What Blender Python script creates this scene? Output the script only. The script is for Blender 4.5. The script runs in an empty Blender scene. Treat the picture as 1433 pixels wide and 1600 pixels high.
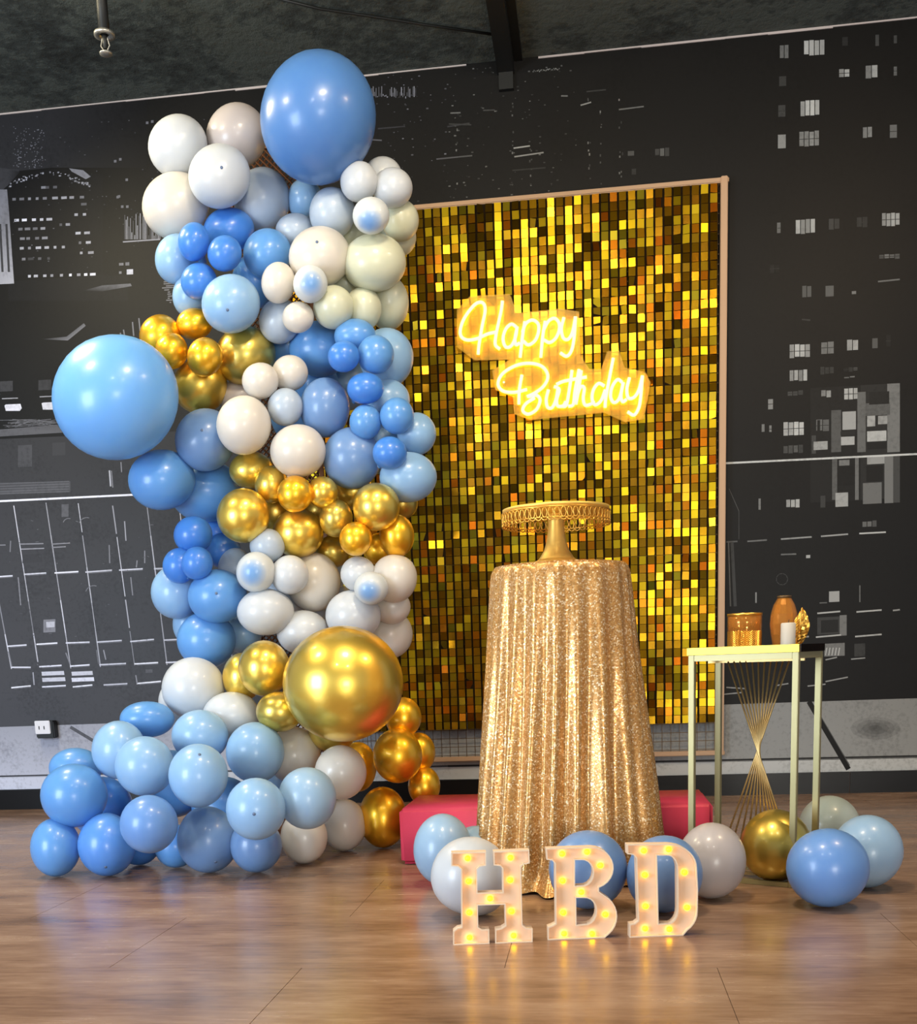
import bpy, bmesh, math, random
import numpy as np
from mathutils import Vector, Matrix
random.seed(7)
C = bpy.context.scene.collection
SC = bpy.context.scene
PI = math.pi

# ------------------------------------------------------------------ camera
YAW, PITCH, ROLL, PY0, DIST = 0.12834654, 0.17802, 0.0361791, 1336.897, 6.34855
EYE, FPX, PX0, CEIL = 0.82, 1700.0, 716.5, 3.9033
Fv = np.array([-math.sin(YAW)*math.cos(PITCH), math.cos(YAW)*math.cos(PITCH), -math.sin(PITCH)])
R0 = np.array([math.cos(YAW), math.sin(YAW), 0.0]); U0 = np.cross(R0, Fv)
Rv = R0*math.cos(ROLL)-U0*math.sin(ROLL); Uv = R0*math.sin(ROLL)+U0*math.cos(ROLL)
CAM = np.array([0.0, -DIST, EYE])
cd = bpy.data.cameras.new('camera'); cam = bpy.data.objects.new('camera', cd); C.objects.link(cam)
cd.sensor_fit = 'VERTICAL'; cd.sensor_height = 24.0; cd.lens = FPX*24.0/1600.0
cd.shift_y = (PY0-800.0)/1600.0; cd.shift_x = 0.0; cd.clip_start = 0.05
cam.matrix_world = Matrix(((Rv[0], Uv[0], -Fv[0], CAM[0]), (Rv[1], Uv[1], -Fv[1], CAM[1]), (Rv[2], Uv[2], -Fv[2], CAM[2]), (0, 0, 0, 1)))
SC.camera = cam
SC.view_settings.view_transform = 'Standard'; SC.view_settings.look = 'None'
SC.view_settings.gamma = 1.0; SC.view_settings.use_curve_mapping = False
SC.view_settings.exposure = 0.0
# ------------------------------------------------------------------ world and lamps
W = bpy.data.worlds.new('room_ambience'); SC.world = W; W.use_nodes = True
W.node_tree.nodes['Background'].inputs[0].default_value = (0.72, 0.80, 1.0, 1)
W.node_tree.nodes['Background'].inputs[1].default_value = 0.40
def area(name, loc, aim, sx, sy, power, col):
    l = bpy.data.lights.new(name, 'AREA'); l.shape = 'RECTANGLE'; l.size = sx; l.size_y = sy; l.energy = power; l.color = col
    o = bpy.data.objects.new(name, l); C.objects.link(o); o.location = loc
    o.rotation_euler = (Vector(aim)-Vector(loc)).to_track_quat('-Z', 'Y').to_euler(); return o
area('window_daylight', (-4.3, -6.4, 1.35), (-1.6, -1.2, 0.7), 1.8, 2.2, 245, (0.72, 0.85, 1.0))
area('front_window_daylight', (1.9, -10.5, 1.0), (0.2, 0, 0.8), 1.7, 1.5, 165, (1.0, 0.97, 0.88))
area('ceiling_panel_lamp', (-2.9, -3.2, 3.75), (-2.1, -1.6, 0.6), 0.45, 0.45, 42, (1.0, 0.86, 0.62))
area('ceiling_panel_lamp', (-3.2, -1.6, 3.75), (-1.9, -2.0, 0.9), 0.6, 0.6, 56, (1.0, 0.86, 0.56))
area('ceiling_panel_lamp', (-0.3, -3.6, 3.75), (-0.4, -2.2, 0), 0.4, 0.4, 62, (1.0, 0.84, 0.6))
area('ceiling_panel_lamp', (1.9, -3.0, 3.75), (1.2, -2.0, 0), 0.4, 0.4, 44, (1.0, 0.74, 0.46))
area('ceiling_spot_lamp', (-0.9, -5.4, 3.6), (-0.9, -1.6, 1.5), 0.12, 0.12, 14, (1.0, 0.94, 0.86))
area('ceiling_spot_lamp', (0.6, -5.6, 3.6), (-0.7, -1.6, 1.5), 0.12, 0.12, 14, (1.0, 0.94, 0.86))

# ------------------------------------------------------------------ measuring helpers (a pixel to a place in the room)
def ray(x, y): return Fv + Rv*(x-PX0)/FPX - Uv*(y-PY0)/FPX
def at_y(x, y, Y):
    r = ray(x, y); t = (Y+DIST)/r[1]; return CAM+r*t
def at_z(x, y, z=0.0):
    r = ray(x, y); t = (z-EYE)/r[2]; return CAM+r*t
def proj(P):
    d = np.array(P)-CAM; return PX0+FPX*(d@Rv)/(d@Fv), PY0-FPX*(d@Uv)/(d@Fv)
def lin(c):
    return tuple(((v/255.0)/12.92 if v/255.0 <= 0.04045 else ((v/255.0+0.055)/1.055)**2.4) for v in c)

# ------------------------------------------------------------------ materials
def mat(name, col=(1, 1, 1), rough=0.5, metal=0.0, **kw):
    m = bpy.data.materials.new(name); m.use_nodes = True; b = m.node_tree.nodes['Principled BSDF']
    b.inputs['Base Color'].default_value = (*col, 1); b.inputs['Roughness'].default_value = rough; b.inputs['Metallic'].default_value = metal
    for k, v in kw.items():
        k = k.replace('_', ' ')
        b.inputs[k].default_value = (*v, 1) if isinstance(v, tuple) and len(v) == 3 and 'Color' in k else v
    return m
def nodes(m):
    nt = m.node_tree; b = nt.nodes['Principled BSDF']
    return nt, b, nt.nodes.new, nt.links.new
def tex_coord(nt, kind='Object'):
    t = nt.nodes.new('ShaderNodeTexCoord'); return t.outputs[kind]
def noise(nt, vec, scale, detail=4, rough=0.55):
    n = nt.nodes.new('ShaderNodeTexNoise'); n.inputs['Scale'].default_value = scale; n.inputs['Detail'].default_value = detail
    n.inputs['Roughness'].default_value = rough; nt.links.new(vec, n.inputs['Vector']); return n.outputs['Fac']
def ramp(nt, fac, stops):
    r = nt.nodes.new('ShaderNodeValToRGB'); e = r.color_ramp.elements
    while len(e) < len(stops): e.new(0.5)
    for i, (p, c) in enumerate(stops): e[i].position = p; e[i].color = (*c, 1)
    nt.links.new(fac, r.inputs[0]); return r.outputs[0]
def bump(nt, b, h, strength, dist=0.01):
    n = nt.nodes.new('ShaderNodeBump'); n.inputs['Strength'].default_value = strength; n.inputs['Distance'].default_value = dist
    nt.links.new(h, n.inputs['Height']); nt.links.new(n.outputs[0], b.inputs['Normal'])
def mapping(nt, vec, scale):
    n = nt.nodes.new('ShaderNodeMapping'); n.inputs['Scale'].default_value = scale; nt.links.new(vec, n.inputs[0]); return n.outputs[0]

def balloon_mat(name, srgb, sss=0.5):
    m = mat(name, lin(srgb), 0.34, 0.0, Coat_Weight=0.22, Coat_Roughness=0.14)
    b = m.node_tree.nodes['Principled BSDF']; b.inputs['Subsurface Weight'].default_value = sss
    b.inputs['Subsurface Radius'].default_value = (0.07, 0.075, 0.085); b.inputs['Subsurface Scale'].default_value = 1.0; b.inputs['Alpha'].default_value = 0.9
    return m
M = {}
M['W'] = balloon_mat('white_latex', (206, 211, 216))
M['C'] = balloon_mat('ivory_latex', (220, 214, 204))
M['Y'] = balloon_mat('cream_latex', (212, 214, 188))
M['P'] = balloon_mat('pale_blue_white_latex', (184, 198, 214))
M['L'] = balloon_mat('powder_blue_latex', (148, 188, 226))
M['B'] = balloon_mat('sky_blue_latex', (100, 158, 220))
M['D'] = balloon_mat('azure_latex', (72, 136, 220))
M['S'] = balloon_mat('slate_blue_latex', (116, 152, 200))
M['N'] = balloon_mat('dusty_rose_white_latex', (190, 182, 180))
M['E'] = balloon_mat('greenish_white_latex', (196, 206, 192))
# white latex whose crown is tinted blue
m = balloon_mat('white_latex_blue_crown', (228, 230, 230)); nt, b, new, link = nodes(m)
at = new('ShaderNodeAttribute'); at.attribute_name = 'crown'
link(ramp(nt, at.outputs['Fac'], [(0.70, lin((210, 216, 218))), (0.985, lin((120, 166, 218)))]), b.inputs['Base Color']); M['X'] = m
# sky balloon whose shoulder is bleached pale
def gold_balloon(name, srgb, rough):
    m = mat(name, lin(srgb), rough, 0.86, Coat_Weight=0.5, Coat_Roughness=0.12); nt, b, new, link = nodes(m)
    f = noise(nt, tex_coord(nt), 9, 2)
    link(ramp(nt, f, [(0.3, lin(srgb)), (0.7, lin((min(255, srgb[0]+12), min(255, srgb[1]+10), srgb[2]+6)))]), b.inputs['Base Color'])
    return m
M['G'] = gold_balloon('chrome_gold_latex', (236, 200, 84), 0.34)
M['O'] = gold_balloon('warm_gold_latex', (252, 190, 44), 0.38)
M['H'] = gold_balloon('olive_gold_latex', (208, 182, 84), 0.34)
M['nub'] = mat('dark_latex_nub', lin((92, 110, 140)), 0.4)

M['ceiling'] = mat('painted_concrete', (0.03, 0.03, 0.03), 0.85); nt, b, new, link = nodes(M['ceiling'])
f = noise(nt, tex_coord(nt), 1.3, 8, 0.65); f2 = noise(nt, tex_coord(nt), 14, 6, 0.7)
mx = new('ShaderNodeMath'); mx.operation = 'ADD'; link(f, mx.inputs[0]); link(f2, mx.inputs[1])
link(ramp(nt, mx.outputs[0], [(0.75, lin((42, 47, 44))), (1.0, lin((72, 80, 76))), (1.25, lin((84, 92, 86)))]), b.inputs['Base Color']); bump(nt, b, mx.outputs[0], 0.5, 0.03)

M['tile'] = mat('brown_stone_tile', (0.1, 0.06, 0.04), 0.3); nt, b, new, link = nodes(M['tile'])
oc = tex_coord(nt); gm = new('ShaderNodeNewGeometry')
f = noise(nt, mapping(nt, gm.outputs['Position'], (1.1, 3.2, 1)), 1.6, 8, 0.62)
f2 = noise(nt, mapping(nt, gm.outputs['Position'], (3, 26, 1)), 2.2, 6, 0.6)
mx = new('ShaderNodeMath'); mx.operation = 'MULTIPLY_ADD'; mx.inputs[1].default_value = 0.45; link(f2, mx.inputs[0]); link(f, mx.inputs[2])
link(ramp(nt, mx.outputs[0], [(0.5, lin((110, 82, 62))), (0.72, lin((144, 112, 88))), (0.95, lin((170, 140, 116)))]), b.inputs['Base Color'])
rr = new('ShaderNodeMapRange'); rr.inputs[1].default_value = 0.4; rr.inputs[2].default_value = 1.0; rr.inputs[3].default_value = 0.16; rr.inputs[4].default_value = 0.30
link(mx.outputs[0], rr.inputs[0]); link(rr.outputs[0], b.inputs['Roughness']); bump(nt, b, mx.outputs[0], 0.06, 0.01)
M['grout'] = mat('dark_grout', lin((104, 80, 66)), 0.6)
M['skirting'] = mat('black_glazed_tile', lin((13, 13, 14)), 0.32, Specular_IOR_Level=0.3)
M['strip'] = mat('white_edge_strip', lin((200, 190, 186)), 0.5)
M['dark_metal'] = mat('dark_painted_metal', lin((34, 36, 36)), 0.5, 0.3)
M['chrome'] = mat('dull_chrome', lin((190, 188, 180)), 0.35, 0.8)

# flat print of the mural: greys stored on the print's faces
M['print'] = mat('satin_mural_print', (0.02, 0.02, 0.02), 0.5, Specular_IOR_Level=0.22); nt, b, new, link = nodes(M['print'])
at = new('ShaderNodeVertexColor'); at.layer_name = 'print'
f = noise(nt, tex_coord(nt), 3.5, 6, 0.6); f2 = noise(nt, tex_coord(nt), 45, 3, 0.6)
mx = new('ShaderNodeMath'); mx.operation = 'ADD'; link(f, mx.inputs[0]); link(f2, mx.inputs[1])
cr = ramp(nt, mx.outputs[0], [(0.7, (0.80, 0.80, 0.80)), (1.25, (1.15, 1.15, 1.15))])
mi = new('ShaderNodeMix'); mi.data_type = 'RGBA'; mi.blend_type = 'MULTIPLY'; mi.inputs[0].default_value = 1.0
link(at.outputs[0], mi.inputs[6]); link(cr, mi.inputs[7]); link(mi.outputs[2], b.inputs['Base Color'])

def sequin_mat(name, per_object):
    m = mat(name, (0.8, 0.6, 0.05), 0.2, 1.0); nt, b, new, link = nodes(m)
    if per_object: r = new('ShaderNodeObjectInfo').outputs['Random']
    else: r = new('ShaderNodeNewGeometry').outputs['Random Per Island']
    c = ramp(nt, r, [(0.0, lin((136, 94, 18))), (0.16, lin((176, 134, 24))), (0.34, lin((116, 84, 18))), (0.5, lin((166, 124, 22))), (0.62, lin((190, 100, 20))), (0.70, lin((120, 110, 28))), (0.85, lin((206, 174, 30))), (1.0, lin((90, 66, 16)))])  # gold, with varied reflections put into each sequin's base colour
    link(c, b.inputs['Base Color'])
    rr = new('ShaderNodeMapRange'); rr.inputs[3].default_value = 0.17; rr.inputs[4].default_value = 0.32; link(r, rr.inputs[0]); link(rr.outputs[0], b.inputs['Roughness'])
    return m
M['sequin1'] = sequin_mat('gold_mirror_sequin', True); M['sequin'] = sequin_mat('gold_mirror_sequins', False)
M['panel_back'] = mat('amber_plastic_backing', lin((30, 20, 6)), 0.8, Specular_IOR_Level=0.1)
M['frame'] = mat('champagne_wrapped_rail', lin((190, 156, 124)), 0.5, 0.1)
M['wire'] = mat('bronze_wire', lin((96, 74, 46)), 0.45, 0.5)
M['rust_mesh'] = mat('brown_wire_mesh', lin((112, 74, 48)), 0.5, 0.4)

m = mat('warm_white_neon_tube', (1, 0.9, 0.5), 0.4); b = m.node_tree.nodes['Principled BSDF']
b.inputs['Emission Color'].default_value = (1.0, 0.84, 0.36, 1); b.inputs['Emission Strength'].default_value = 1.35; M['neon'] = m
m = mat('amber_led_strip', (1, 0.6, 0.05), 0.4); b = m.node_tree.nodes['Principled BSDF']
b.inputs['Emission Color'].default_value = (1.0, 0.56, 0.04, 1); b.inputs['Emission Strength'].default_value = 13.0; M['led'] = m  # unseen glowing strip, added behind the tubes to spread yellow light
m = mat('clear_amber_acrylic', (1.0, 0.60, 0.04), 0.35, 0.0, Alpha=0.30, IOR=1.45); M['acrylic'] = m  # clear board; the neon's yellow glow is put into its colour
m = mat('lit_led_bulb', (0.5, 0.3, 0.02), 0.5); b = m.node_tree.nodes['Principled BSDF']
b.inputs['Emission Color'].default_value = (1.0, 0.52, 0.004, 1); b.inputs['Emission Strength'].default_value = 7.5; M['bulb'] = m
M['letter'] = mat('cream_plastic', lin((232, 200, 168)), 0.5)
M['letter_rim'] = mat('white_plastic_rim', lin((236, 212, 182)), 0.45)

m = mat('gold_sequin_fabric', (0.6, 0.4, 0.15), 0.42, 0.5); nt, b, new, link = nodes(m); M['fabric'] = m
v = new('ShaderNodeTexVoronoi'); v.inputs['Scale'].default_value = 210; oc = tex_coord(nt); link(oc, v.inputs['Vector'])
sp = new('ShaderNodeSeparateColor'); link(v.outputs['Color'], sp.inputs[0])
link(ramp(nt, sp.outputs[0], [(0.0, lin((176, 122, 62))), (0.4, lin((196, 146, 82))), (0.8, lin((208, 164, 102))), (0.94, lin((250, 226, 186)))]), b.inputs['Base Color'])  # sequin tones; the few brightest cells are sparkle put into the colour
bp = new('ShaderNodeBump'); bp.inputs['Strength'].default_value = 0.6; bp.inputs['Distance'].default_value = 0.003
link(sp.outputs[1], bp.inputs['Height']); link(bp.outputs[0], b.inputs['Normal'])
rr = new('ShaderNodeMapRange'); rr.inputs[3].default_value = 0.22; rr.inputs[4].default_value = 0.5; link(sp.outputs[2], rr.inputs[0]); link(rr.outputs[0], b.inputs['Roughness'])
M['gold'] = mat('brushed_gold', lin((246, 204, 104)), 0.45, 0.65)
M['leggold'] = mat('pale_gold_enamel', lin((164, 154, 110)), 0.4, 0.55)
M['rodgold'] = mat('antique_gold_rod', lin((190, 160, 104)), 0.32, 0.8)
M['brightgold'] = mat('bright_gold_band', lin((206, 174, 66)), 0.35, 0.8)
M['mirror'] = mat('smoked_mirror_glass', lin((40, 30, 22)), 0.08, 0.6)
M['red'] = mat('raspberry_leatherette', lin((214, 62, 88)), 0.5); nt, b, new, link = nodes(M['red']); bump(nt, b, noise(nt, tex_coord(nt), 160, 3), 0.15, 0.003)
M['amber'] = mat('amber_glass', lin((226, 150, 62)), 0.08, 0.35, Alpha=0.42)
M['goldleaf'] = mat('hammered_gold', lin((240, 186, 84)), 0.3, 0.9)
M['wax'] = mat('white_wax', lin((200, 192, 176)), 0.5)
M['wood'] = mat('black_table_steel', lin((30, 30, 32)), 0.5)
M['white_plastic'] = mat('white_plastic', lin((225, 225, 232)), 0.4)

# ------------------------------------------------------------------ build helpers
def link_mesh(name, me, material, parent=None, loc=None, smooth=False):
    o = bpy.data.objects.new(name, me); C.objects.link(o)
    if material is not None and not me.materials: me.materials.append(M[material] if isinstance(material, str) else material)
    if parent is not None: o.parent = parent
    if loc is not None: o.location = loc
    if smooth: me.polygons.foreach_set('use_smooth', [True]*len(me.polygons))
    return o
def obj(name, bm, material, parent=None, loc=None, smooth=False, bevel=0):
    if bevel: bmesh.ops.bevel(bm, geom=list(bm.edges), offset=bevel, segments=2, affect='EDGES', clamp_overlap=True)
    me = bpy.data.meshes.new(name); bm.normal_update(); bm.to_mesh(me); bm.free(); return link_mesh(name, me, material, parent, loc, smooth)
def tag(o, label=None, cat=None, group=None, kind=None):
    if label: o['label'] = label
    if cat: o['category'] = cat
    if group: o['group'] = group
    if kind: o['kind'] = kind
    return o
def empty(name, loc, label, cat, group=None, rz=0):
    o = bpy.data.objects.new(name, None); C.objects.link(o); o.location = loc; o.rotation_euler.z = rz; o.empty_display_size = 0.1
    return tag(o, label, cat, group)
def box(bm, x0, x1, y0, y1, z0, z1):
    vs = [bm.verts.new((x, y, z)) for x in (x0, x1) for y in (y0, y1) for z in (z0, z1)]
    for f in ((0, 1, 3, 2), (4, 6, 7, 5), (0, 4, 5, 1), (2, 3, 7, 6), (0, 2, 6, 4), (1, 5, 7, 3)): bm.faces.new([vs[i] for i in f])
    return bm
def B(*a): return box(bmesh.new(), *a)
def tube(bm, pts, r, n=8, cap=True):
    pts = [Vector(p) for p in pts]; rings = []; up = None
    for i, p in enumerate(pts):
        d = (pts[min(i+1, len(pts)-1)]-pts[max(i-1, 0)]).normalized()
        if up is None:
            up = Vector((0, 0, 1)) if abs(d.z) < 0.9 else Vector((0, 1, 0))
        a = d.cross(up).normalized(); up = a.cross(d).normalized(); rr = r[i] if isinstance(r, (list, tuple)) else r
        rings.append([bm.verts.new(p+(a*math.cos(t)+up*math.sin(t))*rr) for t in [2*PI*k/n for k in range(n)]])
    for a, b2 in zip(rings, rings[1:]):
        for k in range(n): bm.faces.new((a[k], a[(k+1) % n], b2[(k+1) % n], b2[k]))
    if cap: bm.faces.new(rings[0][::-1]); bm.faces.new(rings[-1])
    return bm
def lathe(bm, prof, n=32, close=False):
    rings = []
    for r, z in prof:
        if r < 1e-5: rings.append([bm.verts.new((0, 0, z))])
        else: rings.append([bm.verts.new((r*math.cos(2*PI*k/n), r*math.sin(2*PI*k/n), z)) for k in range(n)])
    for a, b2 in zip(rings, rings[1:]):
        for k in range(n):
            A = [a[0]] if len(a) == 1 else [a[k], a[(k+1) % n]]; D = [b2[0]] if len(b2) == 1 else [b2[(k+1) % n], b2[k]]
            if len(A)+len(D) > 2: bm.faces.new(A+D)
    return bm
def spline(pts, per=6):
    out = []; P = [np.array(p, float) for p in pts]; P = [2*P[0]-P[1]]+P+[2*P[-1]-P[-2]]
    for i in range(1, len(P)-2):
        for k in range(per):
            t = k/per; a, b2, c, d = P[i-1:i+3]
            out.append(0.5*((2*b2)+(-a+c)*t+(2*a-5*b2+4*c-d)*t*t+(-a+3*b2-3*c+d)*t**3))
    out.append(P[-2]); return out

# ------------------------------------------------------------------ the room
XL, XR, YF = -5.5, 4.0, -11.5
wall = obj('wall_back', B(XL, XR, 0.0, 0.2, -0.05, CEIL+0.1), mat('black_wall_paint', lin((24, 24, 25)), 0.7)); tag(wall, kind='structure')
ceil = obj('ceiling', B(XL, XR, YF, 0.0, CEIL, CEIL+0.15), 'ceiling'); tag(ceil, kind='structure')
floor = obj('floor', B(XL, XR, YF, 0.0, -0.12, -0.0025), 'grout'); tag(floor, kind='structure')
TW, TD = 1.12, 0.60; tile_me = None; x_off, y_off = 0.31, -3.53
row = 0
ys = []
y = y_off
while y < 0: y += TD
y -= 0; 
while y > -7.2: ys.append(y); y -= TD
for row, yt in enumerate(ys):
    y1 = min(yt, 0.0); y0 = yt-TD
    if y1-y0 < 0.02: continue
    k = -6
    while True:
        x0 = x_off+k*TW+((row % 2)*0.5*TW if True else 0); x1 = x0+TW; k += 1
        if x1 < -5.0: continue
        if x0 > 3.6: break
        bm = bmesh.new(); g = 0.0009; box(bm, x0+g-(x0+x1)/2, x1-g-(x0+x1)/2, -(y1-y0)/2+g, (y1-y0)/2-g, -0.0025, 0.0)
        if (x0 < -5.0): pass
        o = obj('tile', bm, 'tile', floor, ((x0+x1)/2, (y0+y1)/2, 0))
# beam under the ceiling running away from the wall, and a bracket where it meets the mural
bm = B(-0.46, -0.375, YF+1, -0.0, CEIL-0.07, CEIL); beam = obj('trim_1', bm, 'dark_metal'); tag(beam, kind='structure')
obj('flange', B(-0.375, -0.33, YF+1, 0.0, CEIL-0.012, CEIL), 'dark_metal', beam); obj('bracket', B(-0.455, -0.38, -0.03, 0.0, CEIL-0.15, CEIL-0.07), 'dark_metal', beam)
# the uneven white edge of the print along the ceiling
bm = bmesh.new(); x = XL
while x < XR:
    w = random.uniform(0.12, 0.5); t = random.uniform(0.003, 0.010)
    if not (x < -0.36 and x+w > -0.48): box(bm, x, min(XR, x+w), -0.006, 0, CEIL-0.004-t, CEIL-0.002)
    x += w
strip = obj('trim_2', bm, 'strip'); tag(strip, kind='structure')
# black glazed skirting in long tiles
sk = obj('baseboard_back', B(XL, XR, -0.010, 0.0, 0.0, 0.118), 'grout'); tag(sk, kind='structure')
xj = at_y(1328, 1220, -0.014)[0]; k = -8
while xj+k*0.9 < XR:
    x0 = xj+k*0.9; x1 = min(XR, x0+0.9); k += 1
    if x1 <= XL: continue
    obj('tile', B(max(XL, x0)+0.0015, x1-0.0015, -0.016, -0.008, 0.0, 0.122), 'skirting', sk)
# surface cable under the ceiling
cb = [at_z(x, y, CEIL-0.012) for x, y in ((420, -6), (500, 14), (570, 24), (660, 38), (772, 54))]
o = obj('cable', tube(bmesh.new(), cb, 0.006, 6), 'dark_metal', smooth=True); tag(o, 'thin dark cable clipped across the black ceiling to the beam', 'cable')
# ------------------------------------------------------------------ sprinkler
sx, sy, sz = at_y(163, 52, -1.2)
spk = empty('ceiling_sprinkler', (sx, sy, CEIL), 'small chrome sprinkler head on a dark drop pipe under the ceiling', 'sprinkler')
dz = sz-CEIL
obj('pipe', tube(bmesh.new(), [(0, 0, 0.02), (0, 0, dz)], 0.024, 12), 'dark_metal', spk, smooth=True)
bm = lathe(bmesh.new(), [(0.024, 0.012), (0.045, 0.0), (0.045, -0.012), (0.024, -0.012), (0.024, 0.012)], 20); obj('collar', bm, 'chrome', spk, (0, 0, dz), True)
obj('nozzle', tube(bmesh.new(), [(0, 0, 0), (0, 0, -0.03), (0, 0, -0.06)], [0.014, 0.012, 0.009], 10), 'dark_metal', spk, (0, 0, dz), True)
bm = bmesh.new(); tube(bm, [(0.012, 0, -0.02), (0.02, 0, -0.05), (0.004, 0, -0.075)], 0.003, 6); tube(bm, [(-0.012, 0, -0.02), (-0.02, 0, -0.05), (-0.004, 0, -0.075)], 0.003, 6); obj('yoke', bm, 'chrome', spk, (0, 0, dz))
obj('deflector', lathe(bmesh.new(), [(0, -0.075), (0.028, -0.078), (0.028, -0.084), (0, -0.084)], 16), 'chrome', spk, (0, 0, dz), True)

# ------------------------------------------------------------------ the mural: a flat black and white print of a city at night
MV, MF, MC = [], [], []; LAYER = [0]
def poly(pts, g, flip=False):
    """pts in photo pixels measured on the wall, g one grey or one per corner (0-255)"""
    LAYER[0] += 1; yy = -0.0012-0.0000012*LAYER[0]; n = len(MV)
    gs = g if isinstance(g, (list, tuple)) else [g]*len(pts)
    for (x, y), gg in zip(pts, gs):
        q = at_y(x, y, yy); MV.append((q[0], yy, max(0.0, min(CEIL, q[2])))); c = tuple(v_*0.8 for v_ in lin((gg*0.98, gg, min(255, gg*1.09) if x < 700 else gg))); MC.append((*c, 1))  # cool window light put into the left part's greys as a blue tint
    MF.append(tuple(range(n, n+len(pts))))
def rect(x0, y0, x1, y1, g, sl=-0.05):
    d = sl*(x1-x0); poly([(x0, y0), (x0, y1), (x1, y1+d), (x1, y0+d)], g)
def line(x0, y0, x1, y1, w, g):
    L = math.hypot(x1-x0, y1-y0) or 1; nx, ny = -(y1-y0)/L*w/2, (x1-x0)/L*w/2
    poly([(x0+nx, y0+ny), (x0-nx, y0-ny), (x1-nx, y1-ny), (x1+nx, y1+ny)], g)
def pane(x0, y0, x1, y1, g):   # a lit window: blinds and bars of uneven brightness
    n = max(1, int((x1-x0)/7)); w = (x1-x0)/n
    for i in range(n):
        a = x0+i*w; rect(a+0.6, y0-0.05*i*w+random.uniform(0, 1.5), a+w-0.6, y1-0.05*i*w-random.uniform(0, 2.5), max(10, g+random.randint(-35, 14)))
    if random.random() < 0.5: line(x0, (y0+y1)/2, x1, (y0+y1)/2-0.05*(x1-x0), 1.0, 50)
base = [(-700, 260), (-700, 1260), (2600, 1230), (2600, -190)]
MV += [(XL, -0.001, 0.0), (XL, -0.001, CEIL), (XR, -0.001, CEIL), (XR, -0.001, 0.0)]; MC += [(*[v_*0.8 for v_ in lin((19, 19, 19))], 1)]*4; MF.append((0, 1, 2, 3))
def span(xs, ytop, ybot, gt, gb):    # strips with a soft run of grey, corner to corner
    for i in range(len(xs)-1):
        poly([(xs[i], ytop[i]), (xs[i], ybot[i]), (xs[i+1], ybot[i+1]), (xs[i+1], ytop[i+1])], [gt[i], gb[i], gb[i+1], gt[i+1]])
span([-600, 0, 80, 160, 230], [240, 178, 170, 160, 152], [330, 270, 262, 262, 262], [44, 44, 42, 32, 19], [50, 48, 46, 30, 19])
span([-600, 0, 12, 30], [330, 262, 264, 265], [460, 300, 290, 270], [66, 62, 62, 60], [60, 64, 60, 30])
poly([(8, 295), (14, 430), (160, 430), (160, 272), (138, 272), (120, 265), (60, 266), (30, 280)], 21)
poly([(12, 440), (14, 470), (200, 470), (200, 430), (150, 430)], 24)
poly([(-40, 296), (-40, 446), (22, 443), (14, 330), (11, 296)], [90, 150, 170, 120, 130])
for i in range(5): line(-30+i*10, 350, -26+i*10, 425, 3.5, 60)
for i in range(60):
    t = random.random(); x = 12+t*128; y = 289-20*math.sin(t*PI)+random.uniform(-3, 4); rect(x, y, x+random.uniform(1, 4), y+random.uniform(1, 3), random.randint(90, 190))
poly([(108, 263), (112, 268), (134, 280), (142, 276), (130, 266)], 130)
for yy, xs, g in ((294, (68, 74, 86), 110), (311, (22, 34, 46, 58, 70, 86, 100, 112, 128), 150), (322, (131,), 100), (338, (119, 132), 180), (344, (26, 38, 53, 65, 77), 210), (353, (95, 106), 120), (358, (32, 43, 55, 67), 130), (367, (122, 136), 150), (373, (35, 44, 58, 70), 130), (382, (125, 138), 130), (388, (34, 46, 60, 73, 86, 99), 170), (398, (127, 142), 140), (405, (37, 48, 62, 76), 90), (432, (46, 56, 70, 81, 96, 110, 123, 134, 145), 180)):
    for i, x in enumerate(xs):
        gg = max(60, g+random.randint(-40, 40)); w = random.uniform(4, 9); rect(x-w/2, yy-1.5-0.03*(x-20), x+w/2, yy+2.5-0.03*(x-20), min(235, gg))
for i in range(26): rect(192+random.uniform(-8, 55), 370+random.uniform(-4, 6), 0, 0, 0) if False else line(*(lambda x, h: (x, 372-h, x, 374))(195+i*2.2, random.uniform(3, 42)), 1.2, random.randint(60, 160))
line(192, 378, 250, 374, 2, 150)
for i in range(14): rect(252+random.uniform(0, 16), 430+i*3.2, 256+random.uniform(8, 18), 431.6+i*3.2, 120)
rect(198, 421, 208, 429, 200); rect(186, 411, 193, 415, 120); rect(196, 410, 202, 415, 120); rect(186, 424, 190, 428, 120)
for x, y in ((184, 305), (189, 321), (197, 321), (178, 250), (186, 247), (196, 279), (228, 190), (236, 188), (182, 306)): rect(x, y, x+4, y+4, 110)
poly([(130, 454), (160, 455), (206, 447), (204, 443), (160, 446)], [30, 50, 110, 110, 90])
poly([(65, 530), (106, 532), (134, 509), (131, 505), (104, 526)], [35, 110, 110, 90, 90])
for x, y, h in ((193, 515, 12), (207, 503, 22), (217, 497, 20), (188, 520, 10)): line(x, y, x+2, y+h, 2, 120)
rect(0, 596, 20, 612, 60); rect(60, 594, 80, 610, 55)
line(3, 623, 28, 622, 1.6, 150); line(62, 620, 84, 619, 1.6, 150)
poly([(7, 634), (9, 642), (31, 642), (34, 638), (32, 631), (9, 632)], 215); poly([(65, 630), (67, 640), (90, 640), (90, 628), (68, 629)], 200)
line(-60, 618, 0, 616, 1.6, 120)
for i in range(40): line(random.uniform(0, 95), random.uniform(655, 668), random.uniform(0, 95), random.uniform(655, 668), 0.8, random.randint(60, 110))
poly([(-200, 676), (-200, 690), (0, 682), (98, 676), (90, 664), (0, 671)], [80, 80, 96, 90, 80, 90])
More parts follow.
